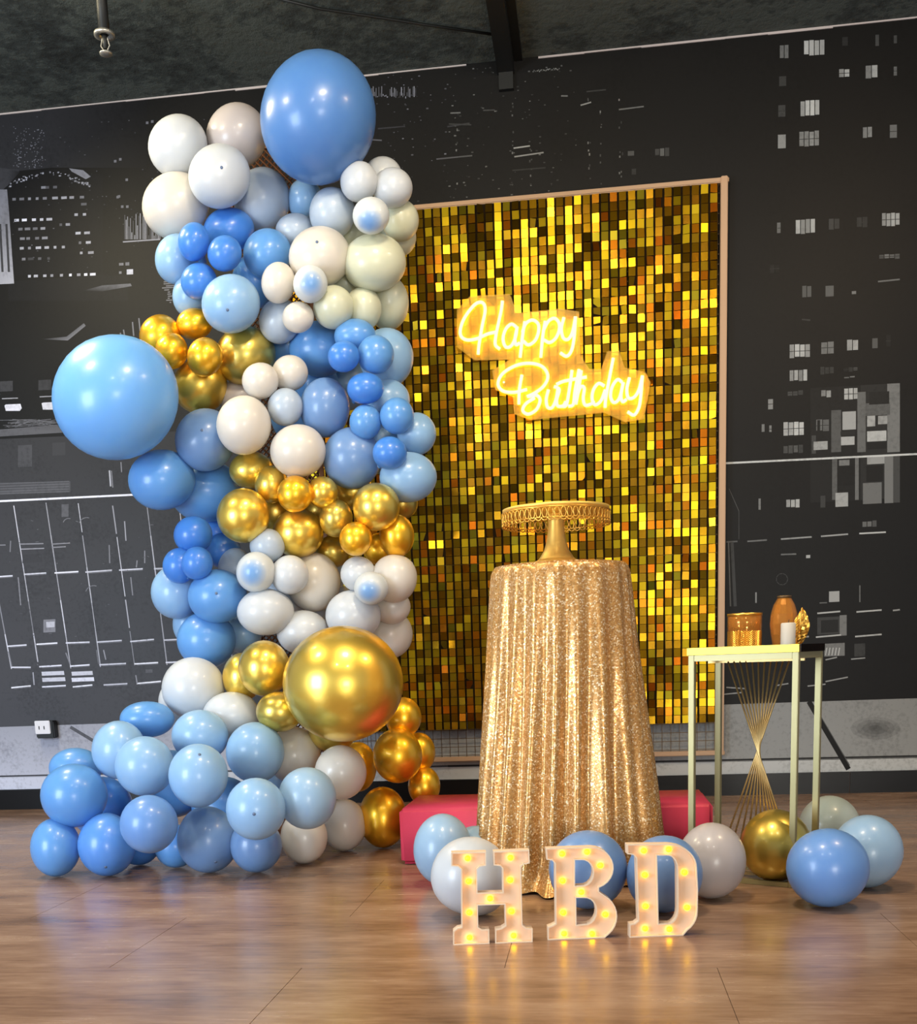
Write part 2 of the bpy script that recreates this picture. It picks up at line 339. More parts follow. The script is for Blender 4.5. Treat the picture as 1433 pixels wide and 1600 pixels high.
span([-600, 0, 230, 420], [700, 686, 676, 668], [1165, 1136, 1129, 1125], [54, 54, 46, 28], [80, 76, 68, 46])  # window glare on the dark print, painted in as paler grey
rect(28, 696, 50, 730, 72); rect(82, 692, 102, 712, 60); poly([(-60, 755), (-60, 775), (0, 772), (110, 769), (110, 752)], [70, 70, 84, 76, 76])
for i in range(5): line(0, 756+i*4, 108, 752+i*4, 1, 100)
line(-600, 812, 230, 772, 3, 235)
line(230, 772, 900, 735, 3, 225)
line(171, 735, 173, 760, 2.4, 180); line(189, 722, 190, 738, 1.5, 140); line(214, 676, 214, 684, 1.5, 140)
z = lambda X, Y: (X/2.286, 600+Y/2.286)
def zl(x0, y0, x1, y1, w, g): line(*z(x0, y0), *z(x1, y1), w, g)
for a in ((50, 440, 138, 1010), (165, 430, 252, 1010), (280, 432, 358, 1005), (403, 440, 480, 1000), (525, 435, 596, 998), (-65, 450, 40, 1012), (-180, 450, -80, 1012), (640, 435, 710, 996), (765, 430, 830, 990)):
    x0, y0, x1, y1 = a; n = 5
    for i in range(n):
        t0 = i/n-0.01; t1 = (i+1)/n+(0.01 if random.random() < 0.7 else -0.03); zl(x0+(x1-x0)*t0, y0+(y1-y0)*t0, x0+(x1-x0)*t1, y0+(y1-y0)*t1, random.uniform(1.1, 1.9), random.randint(130, 215))
for a in ((85, 680, 165, 675), (195, 675, 280, 670), (305, 672, 400, 665), (425, 665, 510, 660), (550, 660, 595, 658), (-60, 692, 45, 685), (25, 937, 95, 932), (130, 930, 205, 925), (235, 925, 320, 922), (345, 922, 435, 916), (465, 920, 550, 912), (585, 915, 640, 912), (-90, 940, -10, 935),
          (40, 1012, 110, 1012), (140, 1010, 220, 1005), (250, 1008, 320, 1003), (355, 1003, 450, 998), (480, 1000, 565, 995), (592, 995, 660, 992), (40, 1085, 110, 1078), (150, 1082, 235, 1077), (260, 1082, 330, 1075), (370, 1075, 455, 1070), (488, 1070, 575, 1062)):
    zl(*a, 2.2, random.randint(190, 240)); zl(a[0]+10, a[1]+4, a[2], a[3]+5, 1, 110)
for a in ((148, 1028, 228, 1038), (150, 1050, 232, 1062), (255, 1028, 330, 1035), (255, 1050, 335, 1056)): poly([z(a[0], a[1]), z(a[0]+2, a[1]+14), z(a[2]+2, a[1]+11), z(a[2], a[1]-3)], random.randint(190, 235))
for a in ((70, 572, 155, 570), (75, 590, 158, 587), (185, 572, 250, 568), (185, 584, 235, 581), (-60, 577, 20, 575), (445, 490, 450, 560), (467, 690, 474, 755), (398, 310, 403, 370), (490, 630, 487, 655), (517, 595, 517, 640), (38, 560, 36, 600), (65, 690, 74, 790), (118, 1030, 122, 1075), (390, 575, 392, 640), (485, 1040, 490, 1070), (345, 950, 352, 1000), (370, 950, 378, 985), (235, 960, 250, 1000), (30, 955, 42, 1010)): zl(*a, 1.8, random.randint(100, 190))
rect(*z(155, 842), *z(198, 888), 130); rect(*z(165, 850), *z(195, 870), 190); rect(*z(220, 430), *z(245, 475), 90); rect(*z(520, 1020), *z(545, 1032), 90); rect(*z(80, 610), *z(150, 640), 58)
for cx, cy, r in ((310, 505, 28), (335, 750, 30), (245, 500, 20)):
    for k in range(5): a = PI*1.1+k*0.32; zl(cx+r*math.cos(a), cy+r*math.sin(a), cx+r*math.cos(a+0.3), cy+r*math.sin(a+0.3), 1.2, 120)
for i in range(60): x, y = random.uniform(10, 640), random.uniform(480, 1010); zl(x, y, x+random.uniform(-3, 12), y+random.uniform(-2, 4), 1, random.randint(60, 110))
# pavement along the foot of the print
span([-600, 0, 300, 700, 1130, 1400, 2300], [1154, 1136, 1126, 1114, 1101, 1092, 1066], [1238, 1218, 1210, 1200, 1190, 1184, 1166], [158, 168, 164, 156, 150, 146, 136], [182, 200, 194, 180, 160, 156, 150])
line(-600, 1227, 0, 1213, 2.5, 60); line(0, 1213, 700, 1197, 2.5, 70); line(700, 1197, 1400, 1182, 3, 45); line(1400, 1182, 2300, 1164, 3, 45)
span([-600, 0, 700, 1400, 2300], [1230, 1216, 1199, 1185, 1168], [1260, 1234, 1218, 1207, 1200], [214, 216, 208, 200, 190], [214, 220, 208, 200, 190])
line(1264, 1096, 1326, 1202, 8, 24); line(1276, 1108, 1328, 1196, 1.2, 90)
line(110, 1136, 150, 1160, 5, 92); pass
for r, g in ((36, 140), (28, 128), (19, 114), (10, 102)): poly([(1368+r*1.1*math.cos(a), 1138-r*0.5*math.sin(a)) for a in [k*PI/6 for k in range(12)]], g)
# right-hand tower
q = lambda X, Y: (1100+X/2.286, 300+Y/2.286)
def qr(x0, y0, x1, y1, g, f=pane):
    f(*q(x0, y0), *q(x1, y1), g)
qr(380, 700, 700, 1110, 30, rect); qr(560, 690, 700, 1100, 42, rect)
for a in ((548, 715, 578, 930, 104), (655, 685, 700, 930, 120), (455, 780, 490, 930, 88), (578, 755, 665, 800, 96), (540, 945, 553, 1100, 110), (645, 945, 676, 1112, 118), (458, 945, 476, 1100, 92), (676, 945, 700, 1110, 70), (590, 715, 662, 760, 34), (385, 870, 400, 935, 70)): qr(*a, rect)
for a in ((260, 108, 275, 150, 120), (327, 98, 398, 152, 165), (445, 95, 485, 135, 60), (545, 90, 585, 130, 75), (635, 75, 700, 125, 165), (625, 222, 700, 242, 110), (235, 260, 270, 290, 60), (350, 335, 385, 380, 120), (433, 333, 465, 375, 95), (527, 354, 545, 370, 110), (305, 545, 380, 595, 175), (418, 535, 465, 580, 130), (510, 527, 552, 570, 165), (600, 520, 622, 562, 120), (650, 510, 668, 555, 60), (305, 635, 370, 678, 165), (415, 625, 465, 655, 60), (298, 710, 355, 730, 90), (498, 625, 550, 645, 60), (500, 658, 540, 666, 120), (418, 707, 455, 735, 150), (500, 700, 550, 745, 190), (228, 738, 248, 778, 160), (205, 828, 218, 862, 140), (232, 833, 243, 862, 120), (283, 822, 358, 872, 185), (400, 812, 448, 858, 120), (283, 905, 355, 935, 85), (293, 1098, 343, 1130, 165), (565, 1175, 618, 1200, 100), (415, 1085, 435, 1130, 70)): qr(*a)
for a in ((495, 785, 543, 850, 165), (583, 800, 612, 838, 170), (622, 800, 655, 830, 160), (583, 855, 652, 892, 185), (490, 875, 538, 905, 175), (392, 892, 442, 922, 165), (483, 958, 520, 978, 120), (583, 948, 645, 973, 155), (478, 980, 535, 1050, 26), (580, 978, 640, 1035, 26), (470, 1075, 515, 1125, 165), (568, 1040, 635, 1115, 110), (195, 1095, 203, 1135, 120), (447, 1427, 484, 1465, 165), (413, 1466, 440, 1470, 100), (405, 1520, 510, 1582, 62), (418, 1530, 480, 1575, 34), (485, 1512, 510, 1585, 120), (555, 1405, 559, 1465, 110), (183, 1430, 189, 1468, 130), (365, 1297, 380, 1308, 170), (488, 855, 540, 870, 40), (583, 895, 652, 920, 30), (405, 815, 415, 855, 30)): qr(*a, rect)
for a in ((555, 1220, 650, 1215, 190), (418, 1230, 515, 1222, 160), (275, 1240, 385, 1232, 150), (155, 1248, 225, 1243, 110), (80, 1250, 120, 1248, 90), (275, 1295, 330, 1293, 110), (405, 1505, 487, 1498, 180), (545, 1500, 635, 1493, 180), (675, 1495, 700, 1492, 150), (400, 1590, 490, 1582, 180), (540, 1588, 635, 1580, 180), (340, 1590, 375, 1588, 150), (622, 320, 700, 312, 110), (350, 455, 380, 458, 60)): line(*q(a[0], a[1]), *q(a[2], a[3]), 2.4, a[4])
line(900, 735, 1400, 711, 3, 205); line(1400, 711, 2300, 668, 3, 205)
line(*q(90, 1060), *q(125, 1140), 1, 80); line(*q(125, 1140), *q(125, 1240), 1, 70); line(*q(100, 1250), *q(112, 1480), 5, 62); line(*q(88, 1250), *q(95, 1480), 2, 90)
for k in range(9): a = k*0.7; line(1222+9*math.cos(a), 905+9*math.sin(a), 1222+9*math.cos(a+0.6), 905+9*math.sin(a+0.6), 1, 70)
for a in ((1288, 1006, 1320, 1026, 120), (1335, 1006, 1352, 1026, 60)): rect(*a)
for i in range(5): line(1290+i*5, 1024, 1292+i*5, 1012, 1.5, 190)
for a in ((1214, 1071, 1232, 1068), (1262, 1072, 1290, 1069), (1290, 1065, 1325, 1058), (1212, 1028, 1232, 1027), (1290, 1031, 1308, 1027), (1330, 1030, 1352, 1028), (1135, 1074, 1165, 1076), (1130, 1085, 1160, 1082)): line(*a, 2, 150)
q2 = lambda X, Y: (560+X/1.641, Y/1.641)
for a in ((1080, 115, 1104, 150, 120), (1142, 103, 1196, 143, 185), (1240, 95, 1256, 120, 45), (1325, 88, 1336, 118, 85), (1372, 90, 1382, 115, 95), (1232, 177, 1260, 200, 170), (1300, 168, 1332, 203, 165), (1372, 170, 1382, 195, 130), (1078, 195, 1098, 225, 80), (1133, 258, 1183, 300, 185), (1076, 268, 1096, 303, 75), (1075, 345, 1097, 383, 170), (1130, 337, 1182, 378, 150), (1293, 325, 1318, 355, 130), (1362, 320, 1382, 355, 120), (760, 380, 798, 402, 95), (690, 387, 708, 400, 110), (675, 390, 680, 400, 80), (700, 432, 726, 450, 50), (1075, 572, 1083, 598, 120)): pane(*q2(a[0], a[1]), *q2(a[2], a[3]), a[4])
for a in ((1142, 103, 1196), (1133, 262, 1183)): line(*q2((a[0]+a[2])/2, a[1]), *q2((a[0]+a[2])/2, a[1]+40), 1.2, 30)
for a in ((200, 408, 292, 399, 90), (398, 380, 440, 374, 170), (400, 402, 475, 391, 150), (395, 437, 480, 430, 55), (570, 270, 597, 262, 150), (520, 246, 537, 246, 120), (668, 281, 732, 273, 110), (232, 318, 290, 320, 60), (228, 325, 285, 316, 60), (236, 290, 262, 289, 110), (320, 283, 350, 282, 70), (30, 358, 60, 360, 90), (50, 330, 120, 324, 55), (585, 235, 635, 230, 60)): line(*q2(a[0], a[1]), *q2(a[2], a[3]), 2.2, a[4])
for i in range(30): x, y = q2(447+i*2.3, 182-0.2*i+random.uniform(-3, 2)); rect(x, y, x+1.6, y+1.6, random.randint(60, 150))
for cx in (250, 440, 590, 670, 620, 395): 
    for i in range(9): x, y = q2(cx+random.uniform(-3, 3), random.uniform(250, 490)); rect(x, y, x+2, y+random.uniform(1.5, 4), random.randint(55, 140))
for i in range(260):
    x = random.uniform(440, 900); y = random.uniform(120, 330)-(x-440)*0.05; s = random.uniform(0.8, 2.2); rect(x, y, x+s*1.6, y+s, random.randint(45, 120))
for i in range(150):
    x = random.uniform(0, 420); y = random.uniform(180, 420); s = random.uniform(0.8, 1.8); rect(x, y, x+s*1.4, y+s, random.randint(45, 90))
for i in range(40): x = 565+i*2.2; rect(x, 150+random.uniform(-16, 4), x+1.4, 152+random.uniform(-3, 1), random.randint(60, 150))
for i in range(120): x = random.uniform(20, 70); y = random.uniform(200, 262); rect(x, y, x+1.6, y+1.4, random.randint(80, 130))
for gx in range(1440, 2250, 62):      # the print's tower goes on beside the picture's edge
    for gy in range(60, 1000, 74):
        if random.random() < 0.45: pane(gx+random.uniform(-6, 6), gy-(gx-1400)*0.07, gx+random.uniform(12, 32), gy-(gx-1400)*0.07+random.uniform(14, 24), random.choice((60, 90, 140, 170)))
me = bpy.data.meshes.new('mural'); me.from_pydata(MV, [], MF); ca = me.color_attributes.new('print', 'FLOAT_COLOR', 'POINT')
ca.data.foreach_set('color', [v for c in MC for v in c])
mural = link_mesh('mural', me, 'print'); tag(mural, 'black and white night skyline mural covering the whole wall behind the party set', 'mural')

# ------------------------------------------------------------------ power socket box on the wall
P = at_y(73, 1139, -0.03)
so = empty('power_socket', (P[0], -0.002, P[2]), 'small white power socket box low on the mural by the pavement', 'socket')
obj('housing', B(-0.055, 0.06, -0.06, 0.0, -0.055, 0.05), 'dark_metal', so, bevel=0.006)
obj('faceplate', B(-0.055, 0.042, -0.068, -0.058, -0.028, 0.052), 'white_plastic', so, bevel=0.003)
for a in (-0.03, 0.002): obj('slot', B(a, a+0.006, -0.0695, -0.067, 0.0, 0.02), 'dark_metal', so)

# ------------------------------------------------------------------ sequin backdrop
BX0, BX1, BZ0, BZ1, BY = -1.672, 0.672, 0.421, 3.2, -0.055
bd = empty('sequin_backdrop', (-0.5, 0, 0.24), 'tall rectangular backdrop of shimmering gold sequin panels on the mural wall', 'backdrop')
bd.location = (0, 0, 0)
for (a, b2, c, d) in ((BX0-0.03, BX1+0.055, 3.205, 3.230), (BX0-0.03, BX1+0.055, 0.235, 0.262)): obj('rail', B(a, b2, -0.05, -0.004, c, d), 'frame', bd, bevel=0.004)
for a in (BX0-0.045, BX1+0.012): obj('upright', B(a, a+0.036, -0.062, -0.004, 0.235, 3.232), 'frame', bd, bevel=0.004)
bm = bmesh.new(); n = 48
for i in range(n+1): x = BX0+(BX1-BX0)*i/n; box(bm, x-0.0016, x+0.0016, -0.032, -0.028, 0.25, 3.22)
for i in range(61): zz = 0.27+i*0.049; box(bm, BX0, BX1+0.045, -0.0665, -0.0635, zz-0.0016, zz+0.0016) if False else box(bm, BX0, BX1+0.01, -0.036, -0.032, zz-0.0016, zz+0.0016)
o = obj('wire_grid', bm, 'wire', bd); o['kind'] = 'stuff'
PW, PH = (BX1-BX0)/5, (BZ1-BZ0)/6
sw, sh = PW/10*0.77, PH/10*0.985
def sequin_verts():
    c = [(-sw/2, 0, -sh*0.96), (sw/2, 0, -sh*0.96), (sw/2, 0, 0.0), (-sw/2, 0, 0.0)]
    return [Vector((x, -0.0006, z)) for x, y, z in c]+[Vector((x, 0.0006, z)) for x, y, z in c]
SF = [(0, 1, 2, 3), (7, 6, 5, 4), (0, 4, 5, 1), (1, 5, 6, 2), (2, 6, 7, 3), (3, 7, 4, 0)]
sme = bpy.data.meshes.new('sequin'); sme.from_pydata(sequin_verts(), [], SF); sme.materials.append(M['sequin1'])
sv, sf = [], []
for pi in range(5):
    for pj in range(6):
        px, pz = BX0+pi*PW, BZ0+pj*PH
        pan = obj('panel', B(px+0.002, px+PW-0.002, BY, BY+0.008, pz+0.002, pz+PH-0.002), 'panel_back', bd)
        own = (pi == 4 and pj < 3)
        lean = random.gauss(0, 0.012)
        for i in range(10):
            col = random.gauss(0, 0.02)
            walk = random.gauss(0, 0.05)
            for j in range(10):
                walk = walk*0.75+random.gauss(0, 0.045) if random.random() < 0.72 else random.gauss(0, 0.09)
                x = px+(i+0.5)*PW/10; zt = pz+(j+0.985)*PH/10
                rx = walk+lean+0.01; rz = random.gauss(0, 0.06)+col
                if random.random() < 0.05: rz += random.choice((-1, 1))*random.uniform(0.2, 0.5)
                if random.random() < 0.05: rx += random.uniform(0.1, 0.25)
                mtx = Matrix.Translation((x, BY-0.006, zt)) @ Matrix.Rotation(rz, 4, 'Z') @ Matrix.Rotation(-rx*0.8, 4, 'X') @ Matrix.Rotation(random.gauss(0, 0.012), 4, 'Y')
                if own:
                    o = bpy.data.objects.new('sequin', sme); C.objects.link(o); o.parent = pan; o.matrix_world = mtx; o.matrix_local = mtx
                else:
                    n0 = len(sv); sv += [mtx @ v for v in sequin_verts()]; sf += [tuple(k+n0 for k in f) for f in SF]
me = bpy.data.meshes.new('sequin_field'); me.from_pydata(sv, [], sf); o = link_mesh('sequin_field', me, 'sequin', bd); o['kind'] = 'stuff'

# ------------------------------------------------------------------ neon sign
ns = empty('neon_sign', (0, 0, 0), 'glowing warm neon script sign reading Happy Birthday on the gold backdrop', 'sign')
nz = lambda X, Y, yy=-0.125: tuple(at_y(700+X/4.342, 450+Y/4.342, yy))
S = {
 'letter_h': [[(205, 452), (212, 380), (232, 260), (252, 160), (245, 112), (220, 97), (180, 115), (120, 190), (88, 265), (88, 325), (130, 353), (200, 343), (270, 312), (335, 298)], [(370, 88), (362, 150), (345, 230), (326, 320), (322, 385), (352, 415)]],
 'letter_a': [[(464, 265), (430, 246), (392, 280), (374, 345), (392, 400), (430, 392), (458, 335), (470, 262)], [(470, 262), (455, 345), (462, 385), (488, 372)]],
 'letter_p': [[(522, 228), (506, 330), (490, 472)], [(505, 300), (530, 240), (575, 218), (612, 245), (614, 300), (590, 358), (545, 386), (512, 360)]],
 'letter_p2': [[(660, 225), (642, 340), (630, 472)], [(645, 295), (680, 228), (722, 206), (752, 235), (755, 285), (730, 342), (690, 370), (650, 352)]],
 'letter_y': [[(787, 200), (770, 275), (782, 338), (815, 348), (845, 300), (866, 195)], [(866, 195), (856, 340), (838, 425), (805, 463), (762, 440)]],
 'letter_b': [[(502, 590), (485, 690), (481, 790)], [(538, 688), (450, 708), (372, 698), (340, 650), (372, 580), (470, 523), (570, 512), (645, 538), (678, 600), (650, 665), (590, 712), (535, 738)], [(545, 738), (600, 728), (625, 762), (600, 825), (545, 856), (508, 832), (528, 786), (590, 745)]],
 'letter_i': [[(682, 690), (667, 755), (676, 808), (706, 812), (732, 760), (747, 682)]],
 'letter_r': [[(720, 668), (755, 690), (738, 760), (745, 800), (780, 800), (800, 770)]],
 'letter_t': [[(842, 558), (822, 700), (802, 795), (770, 803)], [(735, 655), (780, 635), (850, 620), (942, 604)]],
 'letter_t2': [[(890, 552), (862, 700), (850, 790), (815, 803)]],
 'letter_h2': [[(905, 560), (888, 680), (868, 790)], [(876, 735), (900, 672), (925, 680), (918, 750), (932, 795), (975, 785), (990, 765)]],
 'letter_d': [[(1062, 665), (1022, 648), (988, 690), (978, 750), (998, 793), (1038, 765), (1068, 690)], [(1122, 475), (1098, 600), (1072, 740), (1066, 812)]],
 'letter_a2': [[(1182, 640), (1150, 622), (1114, 672), (1104, 740), (1128, 778), (1164, 745), (1190, 640)], [(1190, 640), (1174, 730), (1186, 772), (1212, 755)]],
 'letter_y2': [[(1232, 608), (1214, 685), (1224, 745), (1262, 742), (1296, 690), (1320, 595)], [(1320, 595), (1308, 740), (1294, 815), (1262, 862), (1218, 840)]],
}
for k, strokes in S.items():
    bm = bmesh.new()
    for st in strokes: tube(bm, [nz(*p) for p in spline(st, 6)], 0.0088, 8)
    lt = obj('letter', bm, 'neon', ns, smooth=True); bm = bmesh.new()
    for st in strokes: tube(bm, [nz(*p, -0.1155) for p in spline(st, 4)], 0.0045, 5)
    obj('led_strip', bm, 'led', lt)  # added hidden glow behind each stroke, lights the board
cont = [(60, 150), (150, 55), (420, 40), (470, 170), (760, 140), (890, 160), (900, 460), (960, 550), (1040, 550), (1080, 430), (1160, 420), (1200, 540), (1340, 570), (1375, 640), (1330, 890), (1200, 910), (1060, 845), (560, 895), (450, 855), (440, 740), (320, 690), (300, 560), (420, 485), (180, 490), (60, 400)]
bm = bmesh.new(); fr = [bm.verts.new(nz(x, y, -0.105)) for x, y in cont]; f = bm.faces.new(fr)
r = bmesh.ops.extrude_face_region(bm, geom=[f]); bmesh.ops.translate(bm, vec=(0, 0.005, 0), verts=[v for v in r['geom'] if isinstance(v, bmesh.types.BMVert)])
bmesh.ops.recalc_face_normals(bm, faces=bm.faces); obj('acrylic_board', bm, 'acrylic', ns)
for x, y in ((170, 120), (860, 200), (380, 640), (1320, 650)): a = nz(x, y, -0.112); obj('standoff', tube(bmesh.new(), [(a[0], -0.116, a[2]), (a[0], -0.06, a[2])], 0.006, 8), 'chrome', ns)

# ------------------------------------------------------------------ raspberry bench
bz = 0.232
bn = empty('upholstered_bench', (-0.16, -1.80, 0), 'long low raspberry red padded bench behind the draped table', 'bench')
bm = B(-0.635, 0.615, -0.235, 0.225, 0.004, bz); obj('body', bm, 'red', bn, bevel=0.014, smooth=True)
# ------------------------------------------------------------------ draped cocktail table
TX, TY = -0.118, -2.27; TZ = at_y(877, 884, TY)[2]-0.006
ct = empty('cocktail_table', (TX, TY, 0), 'round high cocktail table hidden under the gold sequin cloth', 'table')
obj('tabletop', lathe(bmesh.new(), [(0, 0), (0.225, 0), (0.232, 0.01), (0.232, 0.022), (0.225, 0.028), (0, 0.028)], 40), 'wood', ct, (0, 0, TZ-0.034), True)
obj('pole', tube(bmesh.new(), [(0, 0, 0.02), (0, 0, TZ-0.034)], 0.03, 16), 'wood', ct, smooth=True)
obj('base', lathe(bmesh.new(), [(0, 0), (0.2, 0), (0.2, 0.012), (0.04, 0.03), (0, 0.03)], 32), 'wood', ct, smooth=True)
bm = bmesh.new(); N = 420; rings = []
prof = [(0.02, 0, 0), (0.12, 0, 0), (0.2, 0, 0), (0.236, 0.0, 0.0), (0.245, -0.006, 0.12), (0.250, -0.02, 0.35)]
NZ = 54
for i in range(1, NZ+1): t = i/NZ; prof.append((0.250+0.080*t**0.85, -0.02-(TZ-0.026)*t, 0.35+0.5*min(1, t*1.6)))
folds = []; a = 0.0; random.seed(11)
while a < 2*PI-0.12: w = random.uniform(0.22, 0.36); folds.append((a, w, random.uniform(0.7, 1.3))); a += w
tot = a
def fold(th, t):
    th = (th/(2*PI))*tot; 
    for a, w, h in folds:
        if a <= th < a+w:
            u = (th-a)/w; return h*(0.5-0.5*math.cos(2*PI*u))**1.0
    return 0
for pi_, (r, dz_, am) in enumerate(prof):
    t = max(0.0, -dz_)/TZ; ring = []
    for k in range(N):
        th = 2*PI*k/N; f = fold(th+0.05*math.sin(3*t+th), t); f2 = 0.25*math.sin(31*th+4*t)+0.2*math.sin(17*th-2*t)
        rr = r+am*(0.040*(f-0.5)+0.003*f2)*(0.55+0.7*t)+0.045*max(0, t-0.25)*max(0.0, math.cos(th+0.15))**4
        # the front of the cloth trails a little on the floor
        front = max(0.0, math.cos(th+PI/2+0.02))**14
        if t > 0.9: rr += (t-0.9)**1.5*31*(0.10*front)
        if t > 0.3: rr += 0.02*math.sin(2*th+0.6)*(t-0.3)
        z_ = TZ+dz_+(0.006 if t < 0.001 else 0)
        if t > 0.96: z_ += 0.006*(0.5+0.5*math.sin(23*th))
        yv = rr*math.sin(th); yv = yv if yv < 0.2 else 0.2+(yv-0.2)*0.25
        ring.append(bm.verts.new((rr*math.cos(th), yv, max(0.004, z_))))
    rings.append(ring)
for a, b2 in zip(rings, rings[1:]):
    for k in range(N): bm.faces.new((a[k], b2[k], b2[(k+1) % N], a[(k+1) % N]))
bm.faces.new(rings[0])
cl = obj('tablecloth', bm, 'fabric', None, (TX, TY, 0), True); tag(cl, 'floor length gold sequin tablecloth falling in folds over the round table', 'tablecloth')
# the loose corner that hangs out beside the side table
# ------------------------------------------------------------------ cake stand
CX, CY = at_y(870, 878, -2.30)[0], -2.30; CZ = TZ+0.0075
cs = empty('cake_stand', (CX, CY, CZ), 'gold pedestal cake stand with a lace rim on the sequin table', 'cake stand')
ph = at_y(868, 803, CY)[2]-CZ
obj('foot', lathe(bmesh.new(), [(0, 0), (0.088, 0), (0.09, 0.005), (0.084, 0.012), (0.07, 0.017), (0.066, 0.02), (0, 0.02)], 40), 'gold', cs, smooth=True)
obj('pedestal', lathe(bmesh.new(), [(0.066, 0.018), (0.058, 0.03), (0.045, 0.05), (0.036, 0.08), (0.031, 0.11), (0.028, 0.14), (0.029, ph-0.01), (0.04, ph)], 40), 'gold', cs, smooth=True)
pr = 0.190
obj('plate', lathe(bmesh.new(), [(0, ph), (pr-0.01, ph+0.002), (pr, ph+0.01), (pr, ph+0.018), (pr-0.012, ph+0.014), (0, ph+0.012)], 64), 'gold', cs, smooth=True)
bm = bmesh.new(); nl = 56   # open scalloped rim
for k in range(nl):
    a0 = 2*PI*k/nl; da = 2*PI/nl; P = lambda a, z_: ((pr+0.002)*math.cos(a), (pr+0.002)*math.sin(a), z_)
    tube(bm, [P(a0+da*0.5+da*0.42*math.cos(u), ph-0.016+0.017*math.sin(u)) for u in [j*PI/4 for j in range(9)]], 0.0021, 5, False)
    tube(bm, [P(a0+da*0.5*(1+math.cos(u)), ph-0.032+0.010*math.sin(u)) for u in [PI+j*PI/4 for j in range(5)]], 0.0022, 5, False)
tube(bm, [((pr+0.002)*math.cos(2*PI*k/64), (pr+0.002)*math.sin(2*PI*k/64), ph+0.003) for k in range(65)], 0.003, 6, False)
tube(bm, [((pr+0.002)*math.cos(2*PI*k/64), (pr+0.002)*math.sin(2*PI*k/64), ph-0.032) for k in range(65)], 0.0018, 6, False)
obj('lace_rim', bm, 'goldleaf', cs, smooth=True)

# ------------------------------------------------------------------ twisted-rod side table
FLp, FRp = np.array(at_z(1075, 1373)[:2]), np.array(at_z(1241, 1388)[:2]); v = FRp-FLp; SW = np.linalg.norm(v); rz = math.atan2(v[1], v[0]); SD = 0.27; SH = 0.805
st = empty('side_table', (FLp[0], FLp[1], 0), 'tall gold framed side table with twisted rods and a smoked top', 'side table', rz=rz)
tk = 0.021
for x in (0, SW-tk):
    for y in (0, SD-tk): obj('leg', B(x, x+tk, y, y+tk, 0, SH), 'leggold', st, bevel=0.0015)
for y in (0, SD-tk):
    obj('top_bar', B(tk, SW-tk, y+0.001, y+tk-0.001, SH-tk, SH), 'leggold', st, bevel=0.0015); obj('bottom_bar', B(tk, SW-tk, y+0.001, y+tk-0.001, 0.0, tk*0.8), 'leggold', st, bevel=0.0015)
for x in (0, SW-tk):
    obj('top_bar', B(x+0.001, x+tk-0.001, tk, SD-tk, SH-tk, SH), 'leggold', st); obj('bottom_bar', B(x+0.001, x+tk-0.001, tk, SD-tk, 0, tk*0.8), 'leggold', st)
obj('rod_rail', B(tk, SW-tk, SD/2-0.006, SD/2+0.006, SH-0.03, SH-0.018), 'rodgold', st); obj('rod_rail', B(tk, SW-tk, SD/2-0.006, SD/2+0.006, 0.006, 0.018), 'rodgold', st)
NR = 11
xt = lambda t: SW*0.245+t*SW*0.56; xb = lambda t: SW*0.93-t*SW*0.80+0.018*math.sin(PI*t)
for i in range(NR):
    t = i/(NR-1); yo = 0.030*math.sin(PI*(t-0.5))
    obj('rod', tube(bmesh.new(), [(xt(t), SD/2+yo*0.2, SH-0.026), (xb(t), SD/2-yo*0.2+0.0007*i, 0.014)], 0.0034, 8), 'rodgold', st, smooth=True)
obj('mirror_top', B(0.002, SW-0.002, 0.002, SD-0.002, SH+0.003, SH+0.012), 'mirror', st, bevel=0.001)
for a in ((-0.003, SW+0.003, -0.006, 0.002), (-0.003, SW+0.003, SD-0.002, SD+0.006)): obj('edge_band', B(*a, SH+0.001, SH+0.026), 'brightgold', st)
for a in ((-0.006, 0.002, 0.002, SD-0.002), (SW-0.002, SW+0.006, 0.002, SD-0.002)): obj('edge_band', B(*a, SH+0.001, SH+0.026), 'mirror', st)
TOPZ = SH+0.0125
def on_top(x_px, back):   # a spot on the table top below an image column, BACK metres behind its front edge
    for k in range(400):
        l = k/400*SW; p = FLp+v/SW*l+np.array([-v[1], v[0]])/SW*back
        if proj((p[0], p[1], TOPZ))[0] >= x_px: return (p[0], p[1], TOPZ)
    return (p[0], p[1], TOPZ)
# perforated candle holder
p = on_top(1163, 0.115)
ch = empty('candle_holder', p, 'wide amber gold cylinder candle holder with perforated lower half on the side table', 'candle holder')
obj('base', lathe(bmesh.new(), [(0, 0), (0.058, 0), (0.058, 0.004), (0, 0.004)], 32), 'goldleaf', ch, smooth=True)
bm = bmesh.new(); nn, mm = 36, 9
for k in range(nn):
    for j in range(mm):   # open lattice of little diamonds
        a0, a1 = 2*PI*k/nn, 2*PI*(k+1)/nn; z0, z1 = 0.004+j*0.0068, 0.004+(j+1)*0.0068; A = lambda a, z_: (0.058*math.cos(a), 0.058*math.sin(a), z_)
        tube(bm, [A(a0, z0), A(a1, z1)], 0.0012, 4, False); tube(bm, [A(a1, z0), A(a0, z1)], 0.0012, 4, False)
obj('lattice', bm, 'goldleaf', ch)
obj('glass_liner', lathe(bmesh.new(), [(0.055, 0.004), (0.055, 0.066), (0.0585, 0.067), (0.0585, 0.124), (0.0545, 0.125), (0.0545, 0.068), (0.052, 0.066), (0.052, 0.006)], 36), 'amber', ch, smooth=True)
obj('rim_band', lathe(bmesh.new(), [(0.0585, 0.118), (0.0605, 0.118), (0.0605, 0.127), (0.0545, 0.127), (0.0545, 0.123)], 36), 'goldleaf', ch, smooth=True)
